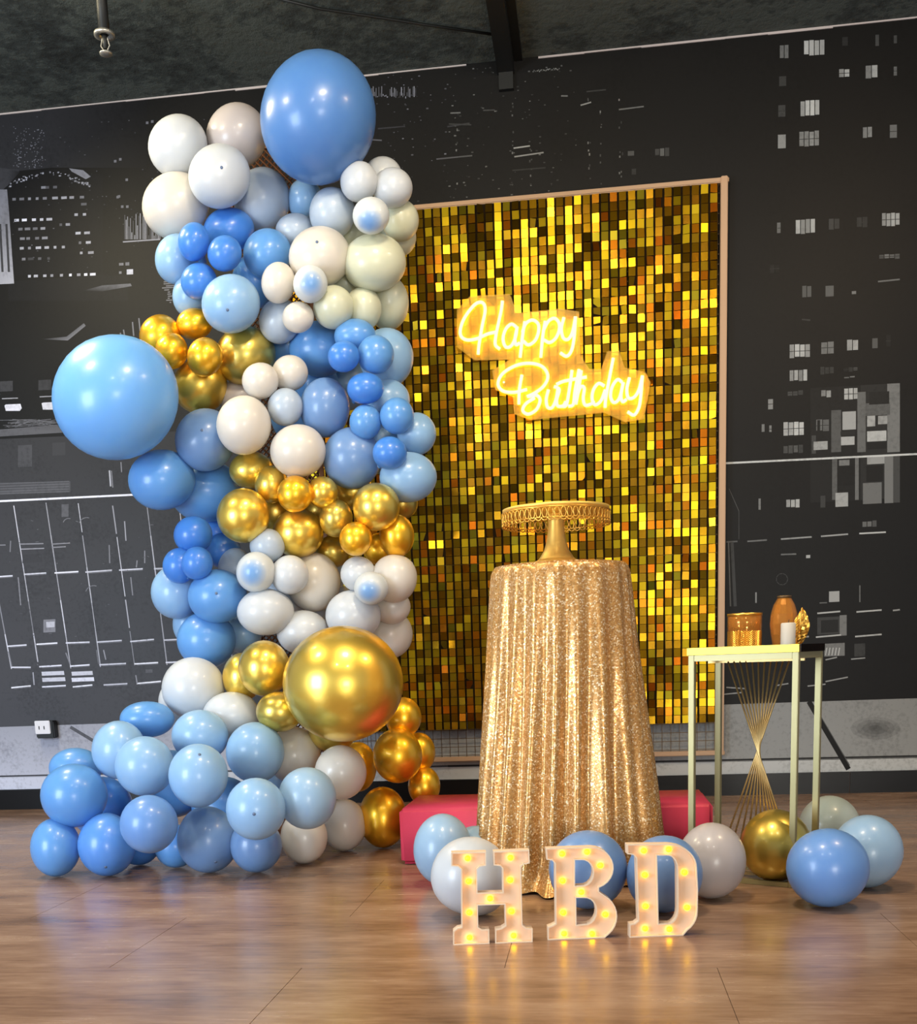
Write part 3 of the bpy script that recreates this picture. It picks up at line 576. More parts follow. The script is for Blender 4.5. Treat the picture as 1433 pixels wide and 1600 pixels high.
# amber vase
p = on_top(1224, 0.15)
va = empty('glass_vase', p, 'tall amber tinted oval glass vase at the back of the side table', 'vase')
obj('bowl', lathe(bmesh.new(), [(0, 0), (0.034, 0), (0.037, 0.01), (0.044, 0.05), (0.048, 0.085), (0.045, 0.12), (0.036, 0.15), (0.024, 0.17), (0.021, 0.176), (0.018, 0.172), (0.031, 0.148), (0.041, 0.118), (0.044, 0.085), (0.041, 0.05), (0.033, 0.012), (0, 0.008)], 12), 'amber', va)
obj('neck_ring', lathe(bmesh.new(), [(0.021, 0.172), (0.0245, 0.173), (0.0245, 0.18), (0.018, 0.181), (0.018, 0.174)], 20), 'wire', va, smooth=True)
# candle
p = on_top(1231, 0.045)
ca_ = empty('pillar_candle', p, 'short white pillar candle in front of the amber vase', 'candle')
obj('wax', lathe(bmesh.new(), [(0, 0), (0.0235, 0), (0.0245, 0.006), (0.0245, 0.082), (0.021, 0.086), (0.012, 0.082), (0, 0.081)], 28), 'wax', ca_, smooth=True)
obj('wick', tube(bmesh.new(), [(0, 0, 0.08), (0.001, 0, 0.09), (0.003, 0, 0.096)], 0.0012, 6), 'dark_metal', ca_)
# gold leaf ornament
p = on_top(1246, 0.10); p = (p[0]+0.004, p[1]+0.02, p[2])
lf = empty('leaf_ornament', p, 'bright hammered gold leaf ornament beside the white candle', 'ornament', rz=rz)
obj('stand', lathe(bmesh.new(), [(0, 0), (0.02, 0), (0.02, 0.004), (0.006, 0.008), (0.005, 0.02), (0, 0.02)], 20), 'goldleaf', lf, (-0.006, 0, 0), True)
bm = bmesh.new(); grid = []
for i in range(15):
    t = i/14; w = 0.030*math.sin(PI*min(1, t*0.93+0.05))**0.8; row = []
    for j in range(9):
        s = (j-4)/4; cx = -0.006+0.020*t+0.006*math.sin(t*3)
        row.append((cx+s*w, 0.006*abs(s)-0.01*math.sin(t*2.5)+0.002*math.sin(s*9+t*20), 0.012+t*0.125-0.010*abs(s)+(0.003 if j in (0, 8) and i % 2 else 0)))
    grid.append(row)
va1 = [[bm.verts.new(p_) for p_ in r_] for r_ in grid]; va2 = [[bm.verts.new((p_[0], p_[1]+0.002, p_[2])) for p_ in r_] for r_ in grid]
for i in range(14):
    for j in range(8):
        bm.faces.new((va1[i][j], va1[i][j+1], va1[i+1][j+1], va1[i+1][j])); bm.faces.new((va2[i][j], va2[i+1][j], va2[i+1][j+1], va2[i][j+1]))
obj('leaf', bm, 'goldleaf', lf)
tube_pts = [(-0.006+0.020*t+0.006*math.sin(t*3), -0.01*math.sin(t*2.5)-0.002, 0.01+t*0.125) for t in [k/10 for k in range(11)]]
obj('midrib', tube(bmesh.new(), tube_pts, 0.002, 6), 'goldleaf', lf, smooth=True)

# ------------------------------------------------------------------ marquee letters
def letter(name, outline, holes, bulbs, label, pl, pr_, ztop_px):
    """outline in pixels of the photograph relative to the base line, turned to metres on the upright plane of the letter"""
    A = np.array(at_z(*pl)); D = np.array(at_z(*pr_)); ex = (D-A); wpx = pr_[0]-pl[0]; sc = np.linalg.norm(ex)/wpx; ex = ex/np.linalg.norm(ex); ey = np.array([-ex[1], ex[0], 0])
    root = empty(name, (A[0], A[1], 0), label, 'letter', 'lit marquee letters', rz=math.atan2(ex[1], ex[0]))
    zf = sc*(1.0)   # metres per pixel, same upwards
    hpx = [0]
    def solve(P): # pixel -> local x,z on the letter's plane
        r = ray(*P); n_ = ey; t = ((A-CAM)@n_)/(r@n_); Q = CAM+r*t-A; return (Q@ex, max(0.0, Q[2]))
    out = [solve(p_) for p_ in outline]; hl = [[solve(p_) for p_ in h] for h in holes]
    out = [(x, 0.0 if z_ < 0.008 else z_) for x, z_ in out]
    dep = 0.036
    def inset(pts, d):
        n = len(pts); area_ = sum(pts[i][0]*pts[(i+1) % n][1]-pts[(i+1) % n][0]*pts[i][1] for i in range(n)); sgn = 1 if area_ > 0 else -1; res = []
        for i in range(n):
            p0, p1, p2 = np.array(pts[i-1]), np.array(pts[i]), np.array(pts[(i+1) % n]); e1 = (p1-p0)/max(1e-9, np.linalg.norm(p1-p0)); e2 = (p2-p1)/max(1e-9, np.linalg.norm(p2-p1))
            n1 = np.array([-e1[1], e1[0]])*sgn; n2 = np.array([-e2[1], e2[0]])*sgn; b_ = n1+n2; L = b_@b_
            b_ = b_*(2/L) if L > 0.3 else n1; q_ = p1+b_*d; res.append(tuple(q_))
        return res
    # back plate with holes through a filled curve-like triangulation
    def plate(loops, y0, y1, nm, mt):
        bm = bmesh.new(); es = []
        for lp in loops:
            vs = [bm.verts.new((x, y0, z_)) for x, z_ in lp]; es += [bm.edges.new((vs[i], vs[(i+1) % len(vs)])) for i in range(len(vs))]
        r_ = bmesh.ops.triangle_fill(bm, edges=es, use_beauty=True)
        fs = [g for g in bm.faces]; e = bmesh.ops.extrude_face_region(bm, geom=fs); bmesh.ops.translate(bm, vec=(0, y1-y0, 0), verts=[g for g in e['geom'] if isinstance(g, bmesh.types.BMVert)])
        bmesh.ops.recalc_face_normals(bm, faces=bm.faces); return obj(nm, bm, mt, root)
    plate([out]+hl, dep-0.004, dep, 'back_plate', 'letter') if False else None
    plate([out]+hl, 0.014, dep, 'face', 'letter')
    tw = 0.0035
    bm = bmesh.new()
    for lp, s_ in [(out, tw)]+[(h, -tw) for h in hl]:
        inn = inset(lp, s_); n = len(lp)
        V = [[bm.verts.new((x, y_, z_)) for x, z_ in L_] for L_, y_ in ((lp, 0.0), (inn, 0.0), (inn, 0.0142), (lp, 0.0142))]
        for i in range(n):
            j = (i+1) % n
            for a_, b_ in ((0, 1), (1, 2), (3, 0)): bm.faces.new((V[a_][i], V[a_][j], V[b_][j], V[b_][i]))
    bmesh.ops.recalc_face_normals(bm, faces=bm.faces); obj('rim', bm, 'letter_rim', root)
    for bp_ in bulbs:
        x, z_ = solve(bp_); bm = bmesh.new(); bmesh.ops.create_icosphere(bm, subdivisions=2, radius=0.0088); o = obj('bulb', bm, 'bulb', root, (x, 0.008, max(z_, 0.012)), True)
zh = lambda X, Y: (690+X/3.412, 1300+Y/3.412)
def arc(cx, cy, rx, ry, a0, a1, n=10): return [(cx+rx*math.cos(math.radians(a0+(a1-a0)*k/n)), cy+ry*math.sin(math.radians(a0+(a1-a0)*k/n))) for k in range(n+1)]
H_out = [zh(*p_) for p_ in ((62, 603), (62, 530), (85, 512), (106, 508), (104, 200), (88, 186), (52, 182), (52, 110), (238, 106), (238, 180), (205, 186), (190, 200), (192, 325), (326, 322), (324, 196), (312, 182), (278, 178), (276, 104), (468, 96), (470, 168), (440, 172), (424, 186), (432, 498), (452, 512), (486, 516), (486, 582), (286, 592), (286, 520), (318, 514), (340, 500), (336, 388), (194, 392), (196, 508), (214, 520), (254, 520), (256, 596))]
bh = [(731, 1342), (798, 1341), (733, 1378), (798, 1376), (766, 1405), (734, 1427), (800, 1425), (734, 1466), (803, 1463)]
letter('marquee_letter', H_out, [], bh, 'cream light up letter H with nine glowing yellow bulbs', (709, 1477), (832, 1472), 1325)
B_out = [zh(*p_) for p_ in [(566, 578), (566, 508), (590, 500), (608, 490), (604, 170), (590, 152), (560, 148), (556, 88)]+arc(800, 192, 118, 112, -90, 70, 12)+[(840, 318)]+arc(815, 450, 122, 124, -62, 88, 12)]
B_h = [[zh(*p_) for p_ in [(712, 150), (748, 150)]+arc(752, 218, 56, 68, -80, 80, 8)+[(712, 288)]], [zh(*p_) for p_ in [(718, 352), (760, 352)]+arc(768, 422, 56, 70, -80, 80, 8)+[(720, 496)]]]
bb = [(879, 1335), (918, 1332), (939, 1353), (880, 1377), (909, 1395), (881, 1427), (947, 1430), (882, 1460), (926, 1460)]
letter('marquee_letter', B_out, B_h, bb, 'cream light up letter B with two round counters and yellow bulbs', (856, 1469), (962, 1465), 1325)
D_out = [zh(*p_) for p_ in [(1002, 562), (1002, 492), (1030, 488), (1048, 474), (1038, 140), (1022, 122), (990, 118), (988, 66)]+arc(1210, 190, 152, 126, -90, 0, 9)+[(1368, 310)]+arc(1212, 425, 154, 132, 0, 90, 9)]
D_h = [[zh(*p_) for p_ in [(1150, 126), (1200, 126)]+arc(1205, 200, 52, 74, -80, 0, 6)+[(1258, 320)]+arc(1206, 415, 52, 74, 0, 80, 6)+[(1158, 490)]]]
bdb = [(1007, 1330), (1046, 1328), (1071, 1364), (1009, 1368), (1010, 1417), (1075, 1419), (1009, 1452), (1047, 1453)]
letter('marquee_letter', D_out, D_h, bdb, 'cream light up letter D with one long counter and yellow bulbs', (984, 1465), (1088, 1461), 1320)

# ------------------------------------------------------------------ wire mesh stand that carries the garland
ms = empty('mesh_stand', (0, 0, 0), 'narrow brown wire mesh stand showing through a gap in the balloon column', 'stand')
my = -0.95; a0 = at_y(352, 232, my); a1 = at_y(478, 228, my); ax0, ax1, az1 = a0[0], a1[0], a0[2]
for x in (ax0, ax1-0.02): obj('post', B(x, x+0.02, my-0.01, my+0.01, 0.02, az1), 'rust_mesh', ms)
for z_ in (0.3, 1.2, 2.1, az1-0.02): obj('crossbar', B(ax0+0.02, ax1-0.02, my-0.01, my+0.01, z_, z_+0.02), 'rust_mesh', ms)
obj('foot', B(ax0-0.1, ax1+0.1, my-0.2, my+0.15, 0, 0.02), 'rust_mesh', ms)
bm = bmesh.new(); w_ = ax1-ax0; s_ = 0.03; n = int((az1+w_)/s_)
for i in range(n):
    c0 = -w_+i*s_
    for sg in (1, -1):
        p0, p1 = (0.0, c0), (w_, c0+w_)
        za, zb = max(0.03, c0), min(az1, c0+w_)
        if zb-za < 0.01: continue
        xa, xb_ = za-c0, zb-c0
        if sg < 0: xa, xb_ = w_-xa, w_-xb_
        tube(bm, [(ax0+xa, my+0.004*sg, za), (ax0+xb_, my+0.004*sg, zb)], 0.004, 4, False)
o = obj('mesh_sheet', bm, 'rust_mesh', ms); o['kind'] = 'stuff'
DEBUG = False
# ------------------------------------------------------------------ balloons
# x, y, half width, half height, colour, layer (0 = nearest), label, options: nub = where the dark nub of the crown shows, floor = rests on the floor
GA = 'balloons of the tall garland column'; GB = 'balloons of the cloud at the foot of the garland'; GC = 'loose balloons on the floor'
BL = [
 (497,186,91,107,'B',0.65,'giant blue balloon crowning the very top of the garland',GA,{'k':'top'}),
 (278,229,44,48,'W',2,'white balloon at the upper left corner of the garland, highest on that side',GA,{}),
 (370,213,45,50,'N',3,'greyish white balloon touching the giant blue top balloon on its left',GA,{}),
 (343,276,46,49,'W',1,'white balloon with a dark dot, in front of the top left white group',GA,{'nub':(347,262)}),
 (275,322,50,51,'C',2,'white balloon below the uppermost left one, with a warm highlight',GA,{}),
 (410,313,42,49,'S',3.2,'dull grey blue white balloon beside the gap under the giant blue one','GA',{'k':'P'}),
 (476,312,26,32,'L',3.5,'pale blue balloon just under the giant blue balloon',GA,{}),
 (561,284,28,31,'W',1,'small white balloon under the lower right edge of the giant blue one',GA,{}),
 (598,277,29,31,'W',2,'small white balloon highest on the right shoulder of the garland',GA,{}),
 (613,294,30,31,'W',1.6,'small white balloon sticking out at the upper right shoulder',GA,{}),
 (580,337,29,30,'X',0,'small white balloon with a blue crown at the upper right',GA,{'dx':-0.12,'dy':0.35}),
 (626,345,27,32,'Y',1.8,'cream balloon on the right edge beside the upper blue crowned one',GA,{}),
 (621,371,28,30,'Y',2.4,'cream balloon on the right edge just above the widest cream one',GA,{}),
 (519,333,34,39,'P',2,'pale grey white balloon between the giant blue one and the dotted cream one',GA,{}),
 (461,360,29,26,'P',2.6,'small pale balloon half hidden above the dotted cream one',GA,{}),
 (500,402,46,46,'C',1,'cream white balloon with a tiny dark dot, upper middle of column',GA,{'nub':(496,378)}),
 (585,411,47,44,'Y',1.4,'widest cream balloon of the upper right side, glowing yellowish',GA,{}),
 (435,442,27,33,'C',0.4,'small white balloon just left of the blue crowned one in the upper column',GA,{}),
 (485,444,27,30,'X',-0.2,'small white balloon with blue crown in the upper middle',GA,{'dx':0.05,'dy':-0.05}),
 (521,480,30,33,'Y',0.8,'cream balloon below and right of the middle blue crowned one',GA,{}),
 (567,483,28,33,'Y',1.2,'cream balloon between two others in the row above the blue bunch',GA,{}),
 (606,474,31,41,'Y',1.8,'tall cream balloon at the right edge above the blue bunch',GA,{}),
 (466,496,25,25,'C',0.3,'smallest white balloon under the middle blue crowned one',GA,{}),
 (437,502,31,34,'P',1.6,'pale blue white balloon behind the smallest white one',GA,{}),
 (540,445,50,50,'Y',3.2,'cream balloon deep behind the upper right cream group',GA,{}),
 (358,360,38,34,'D',2.4,'deep blue balloon tucked below the dotted white one',GA,{}),
 (303,378,25,31,'D',0.6,'small deep blue balloon, left of the pair in the upper blue bunch',GA,{}),
 (351,396,27,29,'D',0.5,'small deep blue balloon, right of the pair in the upper blue bunch',GA,{'k':'S2'}),
 (276,405,32,38,'L',1.8,'powder blue balloon on the left outline of the upper blue bunch',GA,{}),
 (296,412,26,26,'D',2.4,'deep blue balloon behind the left one of the small pair',GA,{}),
 (418,397,36,38,'B',2,'blue balloon right of the small deep blue pair',GA,{}),
 (311,440,27,28,'D',0.9,'small deep blue balloon lowest in the upper blue bunch',GA,{}),
 (298,462,27,33,'L',1.6,'powder blue balloon just above the gold bunch on the outline',GA,{}),
 (361,475,46,47,'L',0.2,'large powder blue balloon with a dark dot above the upper gold bunch',GA,{'nub':(355,484)}),
 (398,440,34,42,'B',2.6,'blue balloon behind the large dotted powder blue one',GA,{}),
 # upper gold bunch
 (250,525,31,32,'O',1.2,'bright gold balloon at the outer left of the upper gold bunch',GA,{}),
 (304,506,27,24,'O',1.6,'gold balloon topmost in the upper gold bunch',GA,{}),
 (268,549,26,29,'O',0.6,'small gold balloon touching the giant sky blue one',GA,{}),
 (320,558,28,31,'O',0.2,'small gold balloon in front centre of the upper gold bunch',GA,{}),
 (384,556,45,45,'H',2,'large olive gold balloon at the right of the upper gold bunch',GA,{}),
 (313,603,41,42,'G',1.8,'gold balloon lowest in the upper gold bunch',GA,{}),
 (182,622,100,99,'B',-1.6,'giant sky blue balloon hanging out at the left of the column',GA,{'k':'sky'}),
 (321,688,45,47,'S',1,'dusky blue balloon with a dark dot beside the giant sky blue one',GA,{'nub':(316,672)}),
 (253,750,50,45,'B',0.8,'sky blue balloon directly under the giant sky blue one',GA,{}),
 (322,768,54,46,'B',1.8,'wide blue balloon beneath the dusky dotted one',GA,{}),
 (375,622,32,28,'N',2.6,'greyish balloon hidden behind the bright ivory one',GA,{}),
 # middle of the column
 (381,665,43,47,'C',-0.3,'bright ivory round balloon in the middle of the column',GA,{}),
 (407,595,29,29,'C',0.1,'small ivory balloon above the bright ivory round one',GA,{}),
 (453,583,27,27,'C',0.9,'small white balloon uppermost of the mid column white bunch',GA,{}),
 (446,636,28,30,'P',0.5,'small pale blue white balloon in the mid column white bunch',GA,{}),
 (466,705,44,42,'C',0.2,'large white balloon above the lower gold bunch',GA,{}),
 (508,637,37,45,'S',1.2,'dusky blue balloon with a squarish top in the right blue bunch',GA,{}),
 (500,545,46,42,'B',2.6,'blue balloon deep behind the small blue ones at the upper right bunch',GA,{}),
 (555,525,31,26,'B',1.1,'blue balloon topmost in the right hand blue bunch',GA,{}),
 (537,557,25,25,'D',0,'small dark blue balloon in front at the top of the right blue bunch',GA,{}),
 (604,560,40,45,'L',1.8,'powder blue balloon on the right edge below the cream ones',GA,{}),
 (587,554,29,31,'B',0.7,'blue balloon overlapping the powder blue one on the right edge',GA,{}),
 (571,607,29,25,'D',0.4,'flat blue balloon in the middle of the right blue bunch',GA,{}),
 (606,626,33,32,'L',2,'pale balloon glimpsed behind the flat blue one',GA,{}),
 (571,660,25,28,'B',0.6,'small blue balloon below the flat one in the right blue bunch',GA,{}),
 (620,650,27,29,'B',0.6,'small blue balloon near the right edge, above the lowest small one',GA,{}),
 (651,678,29,32,'L',1.2,'powder blue balloon furthest out on the right edge',GA,{}),
 (609,708,27,26,'D',0,'lowest small blue balloon of the right blue bunch',GA,{}),
 (550,716,43,46,'S',0.9,'large dusky blue balloon just above the lower gold bunch',GA,{}),
 (638,746,45,40,'L',0.6,'large powder blue balloon hanging low on the right edge',GA,{}),
 (450,540,42,44,'B',3.4,'blue balloon deep in the column behind the white bunch',GA,{}),
 (470,650,45,45,'B',3.4,'blue balloon deep behind the mid column white bunch',GA,{}),
 (600,700,38,40,'L',2.8,'pale blue balloon behind the lowest small blue one',GA,{}),
 (540,600,40,40,'L',3,'pale blue balloon deep behind the squarish dusky one',GA,{}),
 # lower gold bunch
 (393,735,33,28,'G',1.4,'gold balloon uppermost at the left of the lower gold bunch',GA,{}),
 (424,757,25,28,'G',0.8,'small gold balloon second from the top left in the lower gold bunch',GA,{}),
 (461,772,28,29,'O',-0.1,'small round gold balloon front and centre of the lower gold bunch',GA,{}),
 (504,769,24,25,'G',0.5,'small gold balloon right of the front centre one',GA,{}),
 (380,806,42,43,'G',0,'large gold balloon at the left end of the lower gold bunch',GA,{}),
 (466,833,40,39,'G',0.5,'large gold balloon below the front centre one',GA,{}),
 (525,810,25,28,'H',0.9,'small dark gold balloon in the middle of the lower gold bunch',GA,{}),
 (588,792,37,38,'G',0.3,'large gold balloon under the big powder blue one on the right',GA,{}),
 (556,842,26,27,'O',0,'small bright gold balloon low in the lower gold bunch',GA,{}),
 (620,838,26,32,'O',1.2,'gold balloon at the right edge, lowest of its bunch',GA,{}),
 (628,786,24,24,'H',2,'small gold balloon peeking out behind the right large gold one',GA,{}),
 (597,858,27,25,'O',1.6,'gold balloon just above the lower white bunch on the right',GA,{}),
 (520,862,26,24,'H',1.8,'half hidden gold balloon above the dented white one',GA,{}),
 (552,768,30,28,'H',2.6,'dark gold balloon deep between the two large gold ones',GA,{}),
 (430,800,32,34,'H',2.4,'dark gold balloon deep behind the front centre gold ones',GA,{}),
 # left blue bunch, lower
 (302,836,29,28,'D',1,'deep blue balloon topmost in the lower left blue bunch',GA,{}),
 (338,832,34,34,'D',2,'deep blue balloon behind, next to the large left gold one',GA,{}),
 (308,880,25,26,'D',-0.1,'small round deep blue balloon in front of the lower left bunch',GA,{'k':'S2'}),
 (281,884,27,28,'D',0.7,'vivid blue balloon behind the small round front one',GA,{}),
 (348,860,27,26,'D',1.5,'small deep blue balloon beside the lower white bunch',GA,{}),
 (276,925,38,40,'L',1.3,'powder blue balloon bulging on the left outline low in the column',GA,{}),
 (340,932,44,40,'B',0.8,'sky blue balloon with a dark dot, low in the column',GA,{'nub':(338,927)}),
 (293,975,22,30,'L',1.8,'narrow pale blue balloon on the lower left outline of the column',GA,{}),
 (323,1000,44,42,'B',1.2,'sky blue balloon lowest on the left side of the column',GA,{}),
 # lower white bunch
 (418,853,28,27,'P',0.4,'small pale balloon above the blue crowned one in the lower white bunch',GA,{}),
 (368,889,26,31,'P',0.9,'small pale balloon at the left end of the lower white bunch',GA,{}),
 (400,894,31,32,'X',-0.2,'white balloon with blue crown at the left of the lower white bunch',GA,{'dx':-0.2,'dy':0.05}),
 (453,898,30,31,'W',0.4,'white balloon right of the left blue crowned one',GA,{}),
 (490,910,40,44,'C',0.8,'large dented white balloon in the middle of the lower white bunch',GA,{}),
 (517,892,28,28,'P',1.9,'pale balloon behind the large dented white one',GA,{}),
 (560,897,28,28,'W',0.6,'small white balloon above the right blue crowned one',GA,{}),
 (616,904,34,36,'C',0.8,'ivory balloon at the upper right of the lower white bunch',GA,{}),
 (580,919,27,26,'X',-0.1,'white balloon with blue crown at the right of the lower white bunch',GA,{'dx':-0.15,'dy':0.25}),
 (612,948,28,26,'C',0.9,'small ivory balloon on the right edge under the ivory one',GA,{}),
 (415,956,45,37,'W',0.3,'wide white balloon below the left blue crowned one',GA,{}),
 (552,962,41,38,'W',0.9,'large white balloon right behind the giant gold one',GA,{}),
 (609,991,34,36,'C',1.1,'ivory balloon lowest on the right edge, beside the giant gold one',GA,{}),
 (473,988,39,33,'W',1.1,'white balloon touching the upper left of the giant gold one',GA,{}),
 (380,990,28,30,'L',1.8,'pale blue balloon behind the wide white one',GA,{}),
 (440,925,42,42,'P',2.6,'pale balloon deep inside the lower white bunch',GA,{}),
 (495,598,32,32,'B',2.6,'blue balloon glimpsed between the white bunch and the squarish dusky one',GA,{}),
 (506,800,34,32,'H',3,'dark gold balloon deepest in the middle of the lower gold bunch',GA,{}),
 (516,945,36,34,'P',2.6,'pale balloon glimpsed below the large dented white one',GA,{}),
 (546,372,36,36,'Y',2.6,'cream balloon glimpsed between the dotted cream one and the upper blue crowned one',GA,{}),
 (432,1216,42,42,'L',2.6,'powder blue balloon glimpsed above the one with a dark dot in its centre',GB,{}),
 # giant gold and its neighbours
 (536,1069,95,91,'G',-1.6,'giant chrome gold balloon low in the column',GA,{'k':'big'}),
 (413,1044,41,44,'G',0.2,'gold balloon at the upper left of the giant gold one',GA,{}),
 (379,1058,30,36,'G',1.2,'gold balloon peeking out furthest left of the giant gold one',GA,{}),
 (437,1112,35,30,'H',0.9,'dim gold balloon below left of the giant gold one',GA,{}),
 (630,1121,27,30,'O',0.8,'small gold balloon at the lower right of the giant gold one',GA,{}),
 (621,1181,39,43,'O',0,'orange lit gold balloon under the giant gold one',GA,{}),
 (654,1176,25,30,'O',1.2,'small gold balloon behind the orange lit one, near the backdrop',GA,{}),
 (663,1228,24,29,'O',1.2,'small gold balloon right above the raspberry bench',GA,{}),
 (560,1198,27,37,'O',1.6,'gold balloon mostly hidden behind the ivory one at the foot',GA,{}),
 (598,1277,38,48,'O',1,'gold balloon lowest of all, beside the raspberry bench',GA,{'floor':1,'dy0':0}),
 (520,1140,36,34,'H',2.2,'dark gold balloon deep under the giant gold one',GA,{}),
 # foot of the garland
 (87,1324,40,46,'B',0,'blue balloon at the far left end of the garland foot, on the floor',GB,{'floor':1}),
 (167,1320,46,49,'S',0,'dusky blue balloon with a dark dot low down, second from the far left end',GB,{'floor':1,'nub':(165,1355),'k':'B2'}),
 (216,1316,36,36,'D',1,'deep blue balloon on the floor behind the second from left',GB,{'floor':1}),
 (325,1312,49,52,'S',0,'dusky blue balloon with two highlights, front middle on the floor',GB,{'floor':1,'nub':(337,1347)}),
 (274,1322,34,34,'B',1,'blue balloon on the floor behind the front middle one',GB,{'floor':1}),
 (400,1321,41,43,'B',1,'blue balloon on the floor right of the front middle one',GB,{'floor':1,'k':'S'}),
 (475,1308,37,42,'C',1,'white balloon on the floor beneath the palest blue one',GB,{'floor':1}),
 (538,1289,35,41,'C',1,'ivory balloon on the floor closest to the lowest gold one',GB,{'floor':1}),
 (233,1288,46,46,'B',-3.8,'sky blue balloon resting on the floor row, middle left',GB,{'k':'BS'}),
 (400,1264,47,49,'L',-3.9,'powder blue balloon with dark dot in its centre, front of the foot',GB,{'nub':(397,1272)}),
 (116,1243,53,50,'B',-1.5,'large sky blue balloon stacked above the far left end',GB,{}),
 (118,1200,40,30,'B',1.2,'blue balloon peeking over the large far left one',GB,{}),
 (226,1197,47,47,'L',-1.6,'powder blue balloon in the middle of the foot, two warm highlights',GB,{}),
 (186,1172,43,46,'L',-0.6,'powder blue balloon behind and left of the middle one',GB,{}),
 (310,1212,47,50,'L',-2.6,'round powder blue balloon in front, just below the shaded dot',GB,{'nub':(312,1179)}),
 (313,1150,45,41,'L',0.7,'pale powder blue balloon directly above the round front one',GB,{}),
 (230,1124,41,27,'B',1.3,'flat sky blue balloon under the large white one',GB,{}),
 (399,1176,46,48,'L',0.5,'powder blue balloon beside the white one under the gold',GB,{}),
 (480,1247,46,49,'P',-2.6,'palest blue balloon, right end of the blue part of the foot',GB,{'k':'PL'}),
 (459,1180,40,42,'C',1.2,'ivory balloon behind the palest blue one',GB,{}),
 (478,1165,24,26,'N',2,'greyish white balloon glimpsed below the giant gold one',GB,{}),
 (532,1207,41,43,'C',0.5,'ivory round balloon between the foot and the orange lit gold one',GB,{}),
 (302,1075,47,46,'W',1,'large white balloon topmost on the foot of the garland',GB,{}),
 (283,1096,34,36,'W',1.6,'white balloon behind the topmost white one of the foot',GB,{}),
 (362,1118,43,35,'W',1.3,'translucent white balloon between the topmost white and the dim gold',GB,{}),
 (160,1262,46,46,'D',2.2,'deep blue balloon in the shade between the left stacked ones',GB,{}),
 (350,1262,48,46,'B',2.2,'blue balloon in the shade behind the front middle ones',GB,{}),
 (270,1225,50,50,'B',2.4,'blue balloon deep behind the round powder blue one',GB,{}),
 # loose on the floor
 (692,1328,46,57,'P',0,'pale blue balloon leaning on the raspberry bench',GC,{'floor':1,'k':'PL'}),
 (744,1333,42,43,'L',0,'powder blue balloon just behind the white one by the letter H',GC,{'floor':1,'k':'PL'}),
 (735,1370,62,63,'W',0,'big white balloon behind the letter H',GC,{'floor':1}),
 (919,1359,62,62,'S',0,'sky blue balloon behind the letter B',GC,{'floor':1}),
 (1038,1366,60,61,'S',0,'sky blue balloon behind the letter D',GC,{'floor':1}),
 (1112,1345,54,60,'N',0,'dusty white balloon beside the letter D, under the side table edge',GC,{'floor':1}),
 (1212,1321,56,57,'H',0,'shiny gold balloon standing inside the side table frame',GC,{'floor':1}),
 (1296,1292,49,49,'E',0,'greenish white balloon behind the side table, furthest back',GC,{'floor':1}),
 (1355,1331,57,58,'S',0,'pale blue balloon at the far right, behind the front blue one',GC,{'floor':1,'k':'PL'}),
 (1293,1356,66,62,'S',0,'blue balloon in front of the side table, nearest at the right',GC,{'floor':1,'k':'BS'}),
]
M['S2'] = balloon_mat('cornflower_latex', (74, 136, 220)); M['sky'] = balloon_mat('clear_sky_latex', (118, 180, 242)); M['PL'] = balloon_mat('misty_blue_latex', (158, 190, 218))
M['BS'] = balloon_mat('soft_sky_latex', (112, 156, 216)); M['B2'] = balloon_mat('mid_blue_latex', (92, 150, 226)); M['big'] = M['G']; M['top'] = balloon_mat('muted_blue_latex', (84, 132, 196))
M['PL'] = M['PL']
def teardrop(nu=36, nv=24):
    V, F = [], []
    for j in range(nv+1):
        th = PI*j/nv; z_ = math.cos(th); r_ = math.sin(th)
        if z_ < 0: t = -z_; z2 = z_*(1+0.16*t*t); r2 = r_*(1-0.05*t)
        else: z2, r2 = z_, r_
        if j == nv: z2 = -1.19
        if j in (0, nv): V.append((0, 0, z2)); continue
        for k in range(nu): V.append((r2*math.cos(2*PI*k/nu), r2*math.sin(2*PI*k/nu), z2))
    idx = lambda j, k: 0 if j == 0 else (len(V)-1 if j == nv else 1+(j-1)*nu+k % nu)
    for j in range(nv):
        for k in range(nu):
            f = [idx(j, k), idx(j+1, k), idx(j+1, k+1), idx(j, k+1)]; f = [q_ for i, q_ in enumerate(f) if q_ not in f[:i]]; F.append(f)
    return np.array(V), F
TV, TF = teardrop()
KV = []
def shape_at(cx, cy, rx, ry, Pc):
    """world axes of the balloon whose outline is this ellipse when its centre is Pc"""
    d = Pc-CAM; w = d/np.linalg.norm(d); u = Rv-w*(Rv@w); u /= np.linalg.norm(u); vv = np.cross(w, u)*-1; vv = Uv-w*(Uv@w)-u*(Uv@u); vv /= np.linalg.norm(vv)
    e = 1e-4; p0 = np.array(proj(Pc)); J = np.column_stack([(np.array(proj(Pc+u*e))-p0)/e, (np.array(proj(Pc+vv*e))-p0)/e])
    Ji = np.linalg.inv(J); Mx = Ji @ np.diag([rx*rx, ry*ry]) @ Ji.T; ev, Q = np.linalg.eigh(Mx); S2 = Q @ np.diag(np.sqrt(ev)) @ Q.T
    rd = math.sqrt(max(1e-9, math.sqrt(ev[0]*ev[1])))
    return u, vv, w, S2, rd
placed = []
def yb(cx, cy):      # how far in front of the wall the garland swells
    if cy > 1110 and cx < 560: return -1.98
    if cx < 560 and cy > 1040: return -1.80
    return -1.62
order = sorted(range(len(BL)), key=lambda i: (0 if BL[i][8].get('floor') else 1, BL[i][5]))
rs = random.Random(3)
